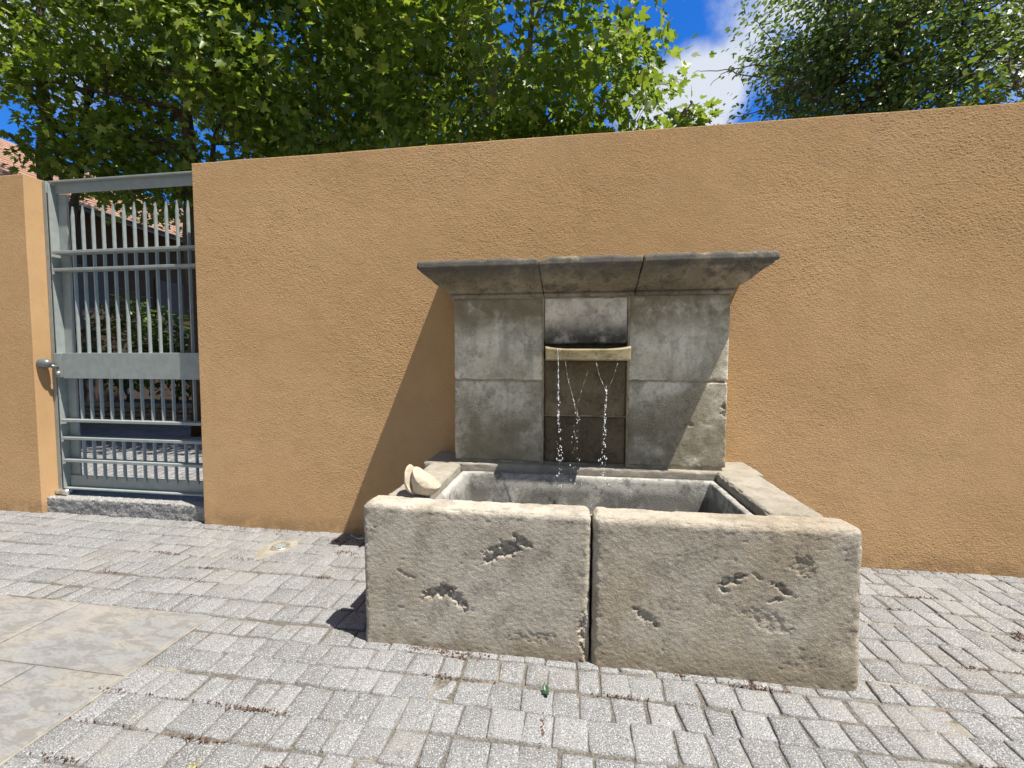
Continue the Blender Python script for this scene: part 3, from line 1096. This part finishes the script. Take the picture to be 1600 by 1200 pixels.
def valve(name, cen, rx, ry, rz, rotz, tilt, seed, ridge=0.03, keep=None, tip=0.35):
    n, m = 36, 28
    V, F = [], []
    for i in range(m + 1):
        ph = -math.pi / 2 + math.pi * i / m
        for k in range(n):
            th = 2 * math.pi * k / n
            V.append((math.cos(ph) * math.cos(th), math.cos(ph) * math.sin(th), math.sin(ph)))
    for i in range(m):
        for k in range(n):
            k2 = (k + 1) % n
            F.append((i * n + k, i * n + k2, (i + 1) * n + k2, (i + 1) * n + k))
    V = np.array(V)
    # concentric growth ridges around the hinge end, pointed toward +x
    d = np.linalg.norm(V - np.array([1, 0, -0.2]), axis=1)
    V = V * (1 + ridge * np.sin(d * 17)[:, None])
    px = np.clip(V[:, 0], 0, None)
    V[:, 1] *= (1 - tip * px ** 1.5)
    V[:, 2] *= (1 - tip * px ** 1.5)
    V[:, 2] -= 0.25 * px ** 2 * tip
    V = V * np.array([rx, ry, rz])
    V += np.stack([0.003 * fbm(V, 28, 3, seed + i) for i in range(3)], 1)
    R = Matrix.Rotation(rotz, 3, 'Z') @ Matrix.Rotation(tilt, 3, 'Y')
    V = V @ np.array(R).T + np.array(cen)
    V[:, 2] = np.maximum(V[:, 2], 0.700)
    return mesh_obj(name, V, F, M['shell'], SH, True)




def puffed(name, outline, cy, thick, seed, rotz, org, ridges):
    """a pebble-like solid: an outline in the x-z plane swollen to both sides"""
    pts = np.array(outline, float)
    # resample the outline smoothly
    n = len(pts)
    q = []
    for i in range(n):
        p0, p1, p2, p3 = pts[i - 1], pts[i], pts[(i + 1) % n], pts[(i + 2) % n]
        for t in np.linspace(0, 1, 8)[:-1]:
            q.append(0.5 * (2 * p1 + (p2 - p0) * t + (2 * p0 - 5 * p1 + 4 * p2 - p3) * t * t + (3 * p1 - p0 - 3 * p2 + p3) * t ** 3))
    q = np.array(q)
    c = q.mean(0)
    m, R = len(q), 12
    V, F = [], []
    for k in range(-R, R + 1):
        a = k / R * math.pi / 2
        sc = max(0.02, math.cos(a) ** 0.8)
        yv = math.sin(a) * thick
        for p in q:
            d = c + (p - c) * sc
            V.append((d[0], cy + yv, d[1]))
    for k in range(2 * R):
        for i in range(m):
            i2 = (i + 1) % m
            F.append((k * m + i, k * m + i2, (k + 1) * m + i2, (k + 1) * m + i))
    F.append(tuple(range(m - 1, -1, -1)))
    F.append(tuple(2 * R * m + i for i in range(m)))
    V = np.array(V)
    d = np.hypot(V[:, 0] - 0.02, V[:, 2] - 0.055)
    V[:, 1] += np.sign(V[:, 1] - cy) * ridges * np.sin(d * 260) * np.clip(np.abs(V[:, 1] - cy) / thick * 2, 0, 1)
    V += np.stack([0.0028 * fbm(V, 34, 3, seed + i) for i in range(3)], 1)
    V = V @ np.array(Matrix.Rotation(rotz, 3, 'Z')).T + np.array(org)
    return mesh_obj(name, V, F, M['shell'], SH, True)


puffed('shell_half', [(-0.050, 0.002), (-0.064, 0.040), (-0.070, 0.085), (-0.062, 0.138), (-0.042, 0.128), (-0.005, 0.112), (0.045, 0.088), (0.082, 0.050), (0.086, 0.036), (0.066, 0.014), (0.030, -0.004)], 0.0, 0.060, 5, -0.15, (-0.765, 2.095, 0.703), 0.0018)
puffed('shell_half', [(-0.040, -0.002), (-0.078, 0.012), (-0.092, 0.055), (-0.094, 0.105), (-0.088, 0.150), (-0.076, 0.135), (-0.066, 0.090), (-0.060, 0.045)], -0.012, 0.058, 9, -0.15, (-0.765, 2.095, 0.703), 0.001)

# ------------------------------------------------------------------ threshold and gate
ts = stone_block('gate_threshold', (-4.83, -3.10), (3.172, 3.60), (-0.05, 0.138), M['kerb'], None, r=0.012, res=0.009, amp=0.010, edge=0.016, seed=31, nsc=17, fine=0.004)
tag(ts, 'rough grey granite threshold block under the gate', 'step')

GT = thing('metal_gate', 'grey painted metal gate of pointed bars with knob', 'gate', (-3.95, 3.28, 0.16))
YG = 3.28
# fixed post
MB().box(-4.797, -4.757, 3.262, 3.330, 0.165, 3.03, .003).box(-4.757, -4.735, 3.285, 3.330, 0.165, 3.03, .002).build('gate_post', M['gate'], GT)
# angle-section stile and top beam of the leaf frame
MB().box(-4.728, -4.722 + .004, 3.252, 3.335, 0.20, 3.0, .002).box(-4.716, -4.622, 3.318, 3.335, 0.20, 2.925, .002).build('stile', M['gate'], GT)
tb = MB().box(-4.73, -3.10, 3.300, 3.318, 2.927, 3.024, .003).box(-4.73, -3.10, 3.262, 3.299, 3.012, 3.028, .003)
tb.build('top_beam', M['gate'], GT)
bc = MB().box(-4.712, -3.10, 3.300, 3.318, 0.205, 0.315, .003).box(-4.712, -3.10, 3.250, 3.299, 0.195, 0.210, .003)
bc.build('bottom_beam', M['gate'], GT)
for z in (2.382, 2.226, 0.843, 0.678, 0.468):
    MB().box(-4.700, -3.10, 3.240, 3.317, z - 0.013, z + 0.013, .004).build('rail', M['gate'], GT)
pl = MB().box(-4.640, -3.10, 3.236, 3.246, 1.236, 1.470, .003).box(-4.640, -3.10, 3.247, 3.30, 1.458, 1.468, .002)
pl.build('plate', M['gate'], GT)
lk = MB().box(-4.735, -4.646, 3.238, 3.305, 1.246, 1.468, .004).build('lock_case', M['gate'], GT)
kb = MB()
kp = [(0.002, -0.066), (0.020, -0.062), (0.034, -0.048), (0.043, -0.025), (0.046, 0.0), (0.043, 0.025), (0.034, 0.048), (0.020, 0.062), (0.002, 0.066)]
kb.lathe(kp, (-4.765, 3.185, 1.375), 'x', 24)
kb.tube([(-4.735, 3.19, 1.36), (-4.70, 3.21, 1.345), (-4.695, 3.24, 1.34)], [0.017, 0.016, 0.016], 12)
kb.build('knob', M['gate_dark'], lk, True)
cy = MB().lathe([(0.001, -0.014), (0.016, -0.012), (0.017, 0.0), (0.017, 0.02)], (-4.69, 3.235, 1.285), 'y', 20)
cy.build('lock_cylinder', M['steel'], lk, True)
hg = MB().lathe([(0.001, -0.001), (0.025, 0), (0.026, 0.02), (0.026, 0.085), (0.03, 0.087), (0.03, 0.13), (0.001, 0.131)], (-4.80, 3.255, 0.165), 'x', 20)
hg.build('pivot', M['steel'], GT, True)

# bars: a flat steel bar cut to a point, copied across the leaf
xb0, pitch = -4.526, 1.195 / 11


def bar_mesh(z0, z1, point):
    w, d = 0.0055, 0.0125
    mb = MB()
    if point:
        V = [(-w, -d, z0), (w, -d, z0), (w, d, z0), (-w, d, z0), (-w, -d, z1 - 0.11), (w, -d, z1 - 0.11), (w, d, z1 - 0.11), (-w, d, z1 - 0.11),
             (-w, d - .012, z1), (w, d - .012, z1), (w, d, z1), (-w, d, z1)]
        mb.add(V, [(3, 2, 1, 0), (0, 1, 5, 4), (1, 2, 6, 5), (2, 3, 7, 6), (3, 0, 4, 7), (4, 5, 9, 8), (5, 6, 10, 9), (6, 7, 11, 10), (7, 4, 8, 11), (8, 9, 10, 11)])
    else:
        V = [(-w, -d, z1), (w, -d, z1), (w, d, z1), (-w, d, z1), (-w, -d, z0 + 0.05), (w, -d, z0 + 0.05), (w, d, z0 + 0.05), (-w, d, z0 + 0.05), (-w, d - .01, z0), (w, d - .01, z0), (w, d, z0), (-w, d, z0)]
        mb.add(V, [(0, 1, 2, 3), (4, 5, 1, 0), (5, 6, 2, 1), (6, 7, 3, 2), (7, 4, 0, 3), (8, 9, 5, 4), (9, 10, 6, 5), (10, 11, 7, 6), (11, 8, 4, 7), (11, 10, 9, 8)])
    return mb


for (z0, z1, pt) in ((0.835, 2.80, True), (0.285, 0.695, False)):
    first = bar_mesh(z0, z1, pt).build('bar', M['gate'], GT)
    for k in range(13):
        o = first if k == 0 else first.copy()
        if k:
            C.objects.link(o)
            o.parent = GT
            o.matrix_parent_inverse = Matrix.Translation(GT.location).inverted()
        o.location = (xb0 + pitch * k, 3.292, 0.006 * math.sin(k * 2.1) if pt else 0)

# ------------------------------------------------------------------ small things on the paving
UL = thing('ground_light', 'round steel spotlight set in the paving near the wall', 'ground light', (LC[0], LC[1], 0))
md = MB().lathe([(0.165, -0.03), (0.16, -0.006), (0.14, 0.0), (0.11, 0.002), (0.02, 0.002)], (LC[0], LC[1], 0.0), 'z', 40)
V = np.array(md.v)
V[:, :2] += 0.10 * np.stack([fbm(V, 5, 3, 400), fbm(V, 5, 3, 401)], 1) * (np.hypot(V[:, 0] - LC[0], V[:, 1] - LC[1]) > .1)[:, None]
md.v = [tuple(v) for v in V]
md.build('mortar_bed', M['pale_mortar'], UL, True)
MB().lathe([(0.068, 0.001), (0.068, 0.006), (0.064, 0.009), (0.038, 0.010), (0.036, 0.006)], (LC[0], LC[1], 0), 'z', 40).build('ring', M['steel'], UL, True)
ring_ = UL.children[-1]
MB().lathe([(0.0355, 0.004), (0.0352, 0.0105), (0.03, 0.012), (0.004, 0.013)], (LC[0], LC[1], 0), 'z', 32).build('lens', water_mat('lamp_glass', 0.4, 0.1, (0.35, 0.42, 0.42))[0], UL, True)
for k in range(4):
    a = k * math.pi / 2 + .5
    MB().lathe([(0.005, 0.009), (0.0045, 0.0115), (0.001, 0.012)], (LC[0] + .052 * math.cos(a), LC[1] + .052 * math.sin(a), 0), 'z', 10).build('screw', M['dark'], ring_)


def litter_leaf(name, label, cat, loc, L, w, mat, rot, curl):
    V, F = [], []
    n = 10
    for i in range(n + 1):
        t = i / n
        ww = w * math.sin(math.pi * min(0.98, t * 0.95 + 0.03)) * (1 + 0.25 * math.sin(t * 17))
        for s in (-1, 0, 1):
            V.append(((t - .5) * L, s * ww, 0.004 + curl * (t - .4) ** 2 + (0.004 if s == 0 else 0.006 + 0.004 * math.sin(t * 9 + s))))
    for i in range(n):
        for s in range(2):
            a = i * 3 + s
            F.append((a, a + 1, a + 4, a + 3))
    R = np.array(Matrix.Rotation(rot, 3, 'Z'))
    V = np.array(V) @ R.T + np.array(loc)
    o = mesh_obj(name, V, F, mat, None, True)
    sm = o.modifiers.new('thickness', 'SOLIDIFY')
    sm.thickness = 0.0008
    return tag(o, label, cat)


litter_leaf('fallen_leaf', 'dark green curled leaf lying on the setts in front of the basin joint', 'leaf', (-0.098, 1.705, 0.001), 0.055, 0.015, simple_mat('green_leaf', (0.025, 0.07, 0.03), 0.4), 1.9, 0.05)
litter_leaf('dry_stalk', 'pale dry curved leaf strip on the ground between wall and basin', 'dry leaf', (-1.66, 3.02, 0.006), 0.17, 0.006, simple_mat('straw', (0.62, 0.58, 0.48), 0.6), -0.45, 0.04)
litter_leaf('fallen_leaf', 'small yellowish leaf on the setts in the lower foreground', 'leaf', (-1.27, 1.20, 0.002), 0.03, 0.009, simple_mat('yellow_leaf', (0.36, 0.33, 0.11), 0.6), 0.8, 0.05)

# dry litter caught in the joints and against the stones
lv, lfc, k = [], [], 0
spots = []
for (x, ya, yb) in joints + joints2:
    pass
for r in (2.31, 2.46, 2.138, 1.868, 1.735, 1.604, 1.455, 1.312, 1.165, 2.613, 2.758):
    for c in range(5):
        spots.append((RNG.uniform(-3.2, 2.6), r, RNG.uniform(0.03, 0.10), 0.006, int(RNG.integers(16, 60))))
for cx, cy, sx, sy, n in ((0.76, 1.885, 0.045, 0.012, 90), (0.50, 1.893, 0.03, 0.006, 26), (-0.70, 1.895, 0.11, 0.008, 130), (-0.45, 1.895, 0.08, 0.006, 50), (-1.80, 2.98, 0.09, 0.02, 120), (-1.62, 2.80, 0.06, 0.025, 90),
                          (-2.6, 3.10, 0.35, 0.018, 160), (-4.2, 3.17, 0.4, 0.02, 180), (2.30, 2.43, 0.03, 0.03, 160), (2.2, 3.10, 0.4, 0.015, 110), (1.7, 3.09, 0.2, 0.02, 60), (-5.2, 3.11, 0.3, 0.012, 60),
                          (-0.96, 1.24, 0.05, 0.006, 70), (-0.55, 1.20, 0.10, 0.007, 90), (-0.10, 1.53, 0.004, 0.05, 60), (-1.34, 1.305, 0.06, 0.006, 70), (-2.9, 2.6, 0.06, 0.008, 60), (-2.45, 2.45, 0.05, 0.007, 50)):
    spots.append((cx, cy, sx, sy, n))
for (cx, cy, sx, sy, n) in spots:
    if -1.03 < cx < 1.23 and 1.91 < cy < 3.1:
        continue
    if cx < SX and cy < SY:
        continue
    for i in range(n):
        x, y = cx + RNG.normal(0, sx), cy + RNG.normal(0, sy)
        s = RNG.uniform(0.002, 0.0065)
        a = RNG.uniform(0, 6.28)
        z = 0.0 + RNG.uniform(-0.006, 0.004)
        t1, t2 = RNG.normal(0, 0.5, 2)
        for (px, py) in ((-s, -s * .5), (s * 1.2, -s * .3), (s * .6, s * .6), (-s * .7, s * .5)):
            qx, qy = px * math.cos(a) - py * math.sin(a), px * math.sin(a) + py * math.cos(a)
            lv.append((x + qx, y + qy, z + t1 * qx + t2 * qy + 0.002))
        lfc.append((k, k + 1, k + 2, k + 3))
        k += 4
lt = mesh_obj('dry_litter', np.array(lv), np.array(lfc), M['litter'])
tag(lt, 'reddish brown dry bits caught in the paving joints', 'litter', kind='stuff')

# ------------------------------------------------------------------ building behind the court
HB = thing('tiled_house', 'house with brown walls coloured dark as in shade and orange clay tile roof behind the gate', 'house', (-14, 14, 0))
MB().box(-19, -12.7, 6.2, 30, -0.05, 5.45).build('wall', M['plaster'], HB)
for yy in (9.0, 11.3, 13.8, 16.5):
    wv = MB().box(-12.72, -12.66, yy, yy + 0.95, 2.2, 3.9, .01).build('window', M['shutter'], HB)
MB().box(-12.73, -12.65, 10.1, 11.0, 0.0, 2.2, .01).build('door', M['shutter'], HB)
# roof: rows of half-round tiles running down the slope
ex, ez, rx, rz = -11.75, 5.12, -15.6, 7.46
sl_len = math.hypot(ex - rx, rz - ez)
ux, uz = (ex - rx) / sl_len, (ez - rz) / sl_len
tvv, tff, k = [], [], 0
ncols = int(24.5 / 0.19)
ncourse = 20
rngr = np.random.default_rng(8)
for c in range(ncols):
    for r_ in range(ncourse):
        yc = 6.0 + c * 0.19 + (r_ % 2) * 0.095
        s0, s1 = sl_len * r_ / ncourse - 0.01, sl_len * (r_ + 1) / ncourse + 0.03
        jj = rngr.normal(0, 0.0015)
        ns = 3
        for (sv_, lift) in ((s0, 0.0), (s1, 0.062 + jj), (s1, 0.006)):
            for i in range(ns + 1):
                hgt = lift + (0.005 * math.sin(math.pi * i / ns))
                tvv.append((rx + ux * sv_ - uz * hgt, yc + (i / ns - .5) * 0.186, rz + uz * sv_ + ux * hgt))
        for q in range(2):
            for i in range(ns):
                tff.append((k + q * (ns + 1) + i, k + q * (ns + 1) + i + 1, k + (q + 1) * (ns + 1) + i + 1, k + (q + 1) * (ns + 1) + i))
        k += 3 * (ns + 1)
rf_ = mesh_obj('roof', np.array(tvv), np.array(tff), M['tile'], HB)
MB().add([(ex, 5.9, ez - .03), (ex, 30.6, ez - .03), (rx, 30.6, rz - .03), (rx, 5.9, rz - .03), (ex, 5.9, ez - .12), (ex, 30.6, ez - .12), (rx, 30.6, rz - .12), (rx, 5.9, rz - .12)],
         [(0, 1, 2, 3), (7, 6, 5, 4), (0, 4, 5, 1), (1, 5, 6, 2), (2, 6, 7, 3), (3, 7, 4, 0)]).build('roof_deck', M['shutter'], rf_)
MB().add([(rx - .01, 5.9, rz), (rx - .01, 30.6, rz), (-19.4, 30.6, 5.1), (-19.4, 5.9, 5.1), (rx - .01, 5.9, rz - .1), (rx - .01, 30.6, rz - .1), (-19.4, 30.6, 5.0), (-19.4, 5.9, 5.0)],
         [(3, 2, 1, 0), (4, 5, 6, 7), (0, 1, 5, 4), (1, 2, 6, 5), (2, 3, 7, 6), (3, 0, 4, 7)]).build('roof_back', M['tile'], rf_)
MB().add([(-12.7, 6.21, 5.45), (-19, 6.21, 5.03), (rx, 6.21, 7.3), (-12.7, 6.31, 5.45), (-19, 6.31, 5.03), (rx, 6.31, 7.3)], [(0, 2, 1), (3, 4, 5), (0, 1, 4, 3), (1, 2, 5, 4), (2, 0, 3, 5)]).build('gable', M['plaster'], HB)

# planter of dry stones
pvs, pfs, k = [], [], 0
rngp = np.random.default_rng(5)
for row in range(4):
    x = -11.9 + rngp.uniform(-.1, .1)
    while x < -6.4:
        w = rngp.uniform(0.18, 0.48)
        z0 = row * 0.105
        bx = MB().box(x + .008, x + w - .008, 8.25 + rngp.uniform(-.03, .03), 8.62, z0 + .004, z0 + rngp.uniform(.088, .103), .022)
        V = np.array(bx.v)
        V += np.stack([0.02 * fbm(V, 6, 3, 500 + row * 7 + i) for i in range(3)], 1)
        pvs += V.tolist()
        pfs += [tuple(i + k for i in f) for f in bx.f]
        k += len(V)
        x += w
PW = mesh_obj('stone_planter', pvs, pfs, M['drywall'])
tag(PW, 'low dry stone planter wall across the court behind the gate', 'planter')
tag(MB().box(-12.0, -6.3, 8.6, 9.9, -0.03, 0.36).build('soil', M['soil']), kind='structure')


# ------------------------------------------------------------------ vegetation
def maple_template():
    half = [(0.30, -0.10), (0.23, 0.10), (0.52, 0.20), (0.42, 0.30), (0.36, 0.34), (0.46, 0.56), (0.30, 0.50), (0.15, 0.52), (0.14, 0.74)]
    R = [(0, 0)] + half + [(0, 1.0)]
    V = [(x, y, 0.16 * abs(x) - 0.10 * (y - .3) ** 2) for x, y in R] + [(-x, y, 0.16 * abs(x) - 0.10 * (y - .3) ** 2) for x, y in half]
    n = len(half)
    right = list(range(0, n + 2))
    left = [0, n + 1] + [n + 1 + i for i in range(n, 0, -1)]
    return np.array(V, float), [right, left]


def oval_template():
    pts = [(0, 0), (0.22, 0.25), (0.26, 0.5), (0.17, 0.78), (0, 1.0)]
    V = [(x, y, 0.18 * x) for x, y in pts] + [(-x, y, 0.18 * x) for x, y in pts[1:-1]]
    return np.array(V, float), [[0, 1, 2, 3, 4], [0, 4, 7, 6, 5]]


def leaves_mesh(name, pos, nrm, tipdir, size, tmpl, mat, parent):
    TV, TF = tmpl
    n, k = len(pos), len(TV)
    z = nrm / np.linalg.norm(nrm, axis=1, keepdims=True)
    y = tipdir - (tipdir * z).sum(1, keepdims=True) * z
    y /= np.maximum(np.linalg.norm(y, axis=1, keepdims=True), 1e-6)
    x = np.cross(y, z)
    curl = np.random.default_rng(n).normal(1.1, 1.1, n)
    V = pos[:, None, :] + size[:, None, None] * (TV[None, :, 0:1] * x[:, None, :] + TV[None, :, 1:2] * y[:, None, :] + TV[None, :, 2:3] * curl[:, None, None] * z[:, None, :])
    F = np.array(TF)
    Fa = (F[None] + (np.arange(n) * k)[:, None, None]).reshape(-1, F.shape[1])
    return mesh_obj(name, V.reshape(-1, 3), Fa, mat, parent)


def curve_pts(a, b, bend, n, rng, wob):
    a, b = np.array(a, float), np.array(b, float)
    t = np.linspace(0, 1, n)[:, None]
    m = (a + b) / 2 + np.array(bend)
    P = (1 - t) ** 2 * a + 2 * t * (1 - t) * m + t ** 2 * b
    P[1:-1] += rng.normal(0, wob, (n - 2, 3))
    return P


def tree(name, label, base, stems, clumps, leaf_size, per, spread, tmpl, lmat, bmat, seed, droop=0.35, group=None, bare=()):
    """stems: (top point, base radius); clumps: (n,3) centres of foliage sprays"""
    rng = np.random.default_rng(seed)
    t = thing(name, label, 'tree', base, group)
    wood = MB()
    nodes, rads = [], []
    for (top, r) in stems:
        P = curve_pts(base, top, (rng.normal(0, .25), rng.normal(0, .25), 0.3), 14, rng, 0.03)
        rr = np.linspace(r, r * 0.22, 14)
        rr[0] *= 1.3
        wood.tube(P, list(rr), 9)
        for i in range(5, 14):
            nodes.append(P[i])
            rads.append(rr[i])
    far = clumps[rng.permutation(len(clumps))[:max(6, len(clumps) // 7)]]
    for c in far:
        N = np.array(nodes[:len(stems) * 9])
        low = N[:, 2] < c[2] + 0.2
        dd = np.linalg.norm(N - c, axis=1) + np.where(low, 0, 2)
        j = int(np.argmin(dd))
        P = curve_pts(N[j], c, (0, 0, 0.25), 9, rng, 0.03)
        r_ = max(0.012, rads[j] * 0.5)
        rr = np.linspace(r_, 0.008, 9)
        wood.tube(P, list(rr), 6)
        for i in range(2, 9):
            nodes.append(P[i])
            rads.append(rr[i])
    N = np.array(nodes)
    R_ = np.array(rads)
    for c in clumps:
        dd = np.linalg.norm(N - c, axis=1)
        j = int(np.argmin(dd))
        if dd[j] < 0.02:
            continue
        P = curve_pts(N[j], c, (0, 0, 0.1), 6, rng, 0.02)
        r_ = min(R_[j] * 0.7, 0.014)
        wood.tube(P, list(np.linspace(r_, 0.004, 6)), 5)
    for (a, b, bend, r_) in bare:
        wood.tube(curve_pts(a, b, bend, 12, rng, 0.015), list(np.linspace(r_, 0.003, 12)), 5)
    wood.build('trunk', bmat, t, True)
    nC = len(clumps)
    cnt = rng.integers(int(per * 0.6), int(per * 1.4), nC)
    idx = np.repeat(np.arange(nC), cnt)
    off = rng.normal(0, 1, (len(idx), 3)) * spread * np.array([1, 1, 0.62])
    pos = clumps[idx] + off
    cen = clumps.mean(0)
    outw = pos - cen
    outw /= np.maximum(np.linalg.norm(outw, axis=1, keepdims=True), 1e-6)
    nrm = np.array([0, 0, 0.9]) + outw * 0.55 + rng.normal(0, 0.55, pos.shape)
    tip = off / spread * 0.6 + outw * 0.4 + np.array([0, 0, -droop]) + rng.normal(0, 0.5, pos.shape)
    size = leaf_size * rng.uniform(0.6, 1.25, len(pos))
    leaves_mesh('crown', pos, nrm, tip, size, tmpl, lmat, t)
    return t


def crown_points(cen, rad, n, seed, thr=-0.05, sc=0.75, shell=0.5, zmin=-9, keep=None):
    rng = np.random.default_rng(seed)
    out_ = []
    cen, rad = np.array(cen, float), np.array(rad, float)
    while len(out_) < n:
        p = rng.uniform(-1, 1, (400, 3))
        q = np.linalg.norm(p, axis=1)
        w = (q < 1) & (rng.random(400) < (shell + (1 - shell) * q))
        P = cen + p * rad
        w &= fbm(P, sc, 3, seed) > thr
        w &= P[:, 2] > zmin
        if keep is not None:
            w &= keep(P)
        out_ += list(P[w])
    return np.array(out_[:n])


MT, OT = maple_template(), oval_template()
GRP = 'maples behind the ochre wall'


def behind(P):
    return P[:, 1] > np.where(P[:, 0] < -2.2, 4.9, 4.2)


tree('maple_tree', 'broad maple directly behind the fountain with sunlit crown edge against the sky', (-1.0, 7.0, 0), [((-0.7, 6.9, 7.6), .13), ((-1.9, 6.7, 7.0), .09)],
     np.concatenate([crown_points((-0.95, 6.3, 6.0), (2.35, 2.3, 2.5), 240, 41, thr=0.02, sc=0.9, keep=behind), crown_points((-0.8, 6.9, 4.7), (2.0, 1.0, 0.7), 50, 51, thr=-9)]), 0.13, 46, 0.26, MT, M['leaf'], M['bark'], 1, group=GRP)
tree('maple_tree', 'maple whose pale slender trunks stand right of the gate above the wall', (-4.3, 7.4, 0), [((-4.6, 7.2, 8.2), .13), ((-3.4, 7.6, 7.8), .08), ((-3.0, 7.0, 7.0), .06)],
     np.concatenate([crown_points((-3.9, 6.8, 7.0), (2.7, 2.6, 2.8), 310, 42, thr=0.02, keep=behind), crown_points((-4.0, 7.2, 5.0), (1.9, 1.0, 0.7), 45, 52, thr=-9)]), 0.13, 46, 0.27, MT, M['leaf'], M['bark'], 2, group=GRP)
tree('maple_tree', 'dark shaded maple hanging over the gate beam', (-6.9, 7.0, 0), [((-7.0, 7.0, 9.0), .17), ((-6.1, 7.3, 7.5), .09)],
     np.concatenate([crown_points((-6.8, 6.6, 7.3), (2.6, 2.6, 2.9), 270, 43, thr=0.02, keep=behind), crown_points((-7.6, 6.9, 4.6), (1.9, 0.9, 0.55), 34, 53, thr=-9)]), 0.13, 44, 0.24, MT, M['leaf'], M['bark_dark'], 3, group=GRP)
tree('maple_tree', 'maple at the photo edge, its branches crossing the tiled roof', (-9.6, 6.6, 0), [((-9.4, 6.6, 9.2), .17), ((-8.6, 6.9, 8), .1)],
     crown_points((-9.3, 6.5, 7.3), (2.4, 2.4, 2.5), 190, 44, thr=0.03, keep=behind), 0.13, 42, 0.24, MT, M['leaf'], M['bark_dark'], 4, group=GRP)
# dense tree on the right with fine leaves and bare hanging twigs
rngb = np.random.default_rng(3)
bare = []
for i in range(30):
    a = (rngb.uniform(4.8, 6.2), rngb.uniform(5.8, 7.2), rngb.uniform(5.4, 6.6))
    bare.append((a, (a[0] + rngb.uniform(0.5, 1.6), a[1] - rngb.uniform(0, .5), a[2] - rngb.uniform(.5, 1.5)), (0.3, 0, 0.3), 0.012))
for i in range(9):
    a = (rngb.uniform(2.6, 3.4), rngb.uniform(6.0, 6.8), rngb.uniform(4.6, 5.6))
    bare.append((a, (a[0] - rngb.uniform(0.5, 1.0), a[1] - rngb.uniform(0, .4), a[2] - rngb.uniform(-.2, .6)), (-0.2, 0, 0.15), 0.010))
tree('evergreen_tree', 'dark small leaved tree with bare twigs rising over the wall end', (4.7, 7.4, 0), [((4.75, 7.2, 8.4), .24), ((3.6, 7.0, 7.0), .10), ((5.6, 7.1, 7.2), .10)],
     np.concatenate([crown_points((4.75, 7.0, 6.4), (2.15, 2.0, 2.5), 290, 45, thr=0.02, sc=1.0, keep=behind), crown_points((4.45, 7.2, 5.4), (1.35, 1.3, 1.5), 200, 46, thr=-0.2, sc=1.0, keep=behind)]), 0.085, 55, 0.22, OT, M['leaf_small'], M['bark_dark'], 5, bare=bare)
# young shoots that just clear the wall top
for (lab, c, n, sd) in (('small maple sapling peeping over the wall in the sky gap', (1.05, 4.3, 3.55), 5, 61),
                        ('low leafy shrub peeping over the far end of the wall', (4.5, 5.2, 4.15), 14, 62)):
    pts = crown_points(c, (.16, .2, .22) if n < 9 else (.9, .4, .4), n, sd, thr=-9)
    tree('sapling', lab, (c[0], c[1], 0), [((c[0], c[1], c[2] + .1), .008)], pts, 0.10 if n < 9 else 0.09, 30, 0.11 if n < 9 else 0.2, MT if n < 9 else OT, M['leaf'] if n < 9 else M['leaf_bush'], M['bark'], sd)
# shrubs in the planter
for i, (x, h, lab) in enumerate(((-11.1, 2.3, 'laurel shrub in the planter behind the gate knob side'), (-9.75, 2.0, 'bright laurel shrub in the middle of the planter'), (-8.4, 2.2, 'laurel shrub in the planter nearest the wall corner'),
                                 (-7.2, 1.5, 'laurel shrub in the planter hidden mostly by the wall'))):
    pts = crown_points((x, 9.1, h * 0.62 + .3), (.75, .6, h * .55), 46, 70 + i, thr=-9)
    s = tree('laurel_shrub', lab, (x, 9.1, 0.3), [((x + .1, 9.1, h), .03), ((x - .3, 9.0, h * .8), .025)], pts, 0.16, 26, 0.17, OT, M['leaf_bush'], M['bark_dark'], 80 + i, group='laurel shrubs in the planter')
    s['category'] = 'shrub'
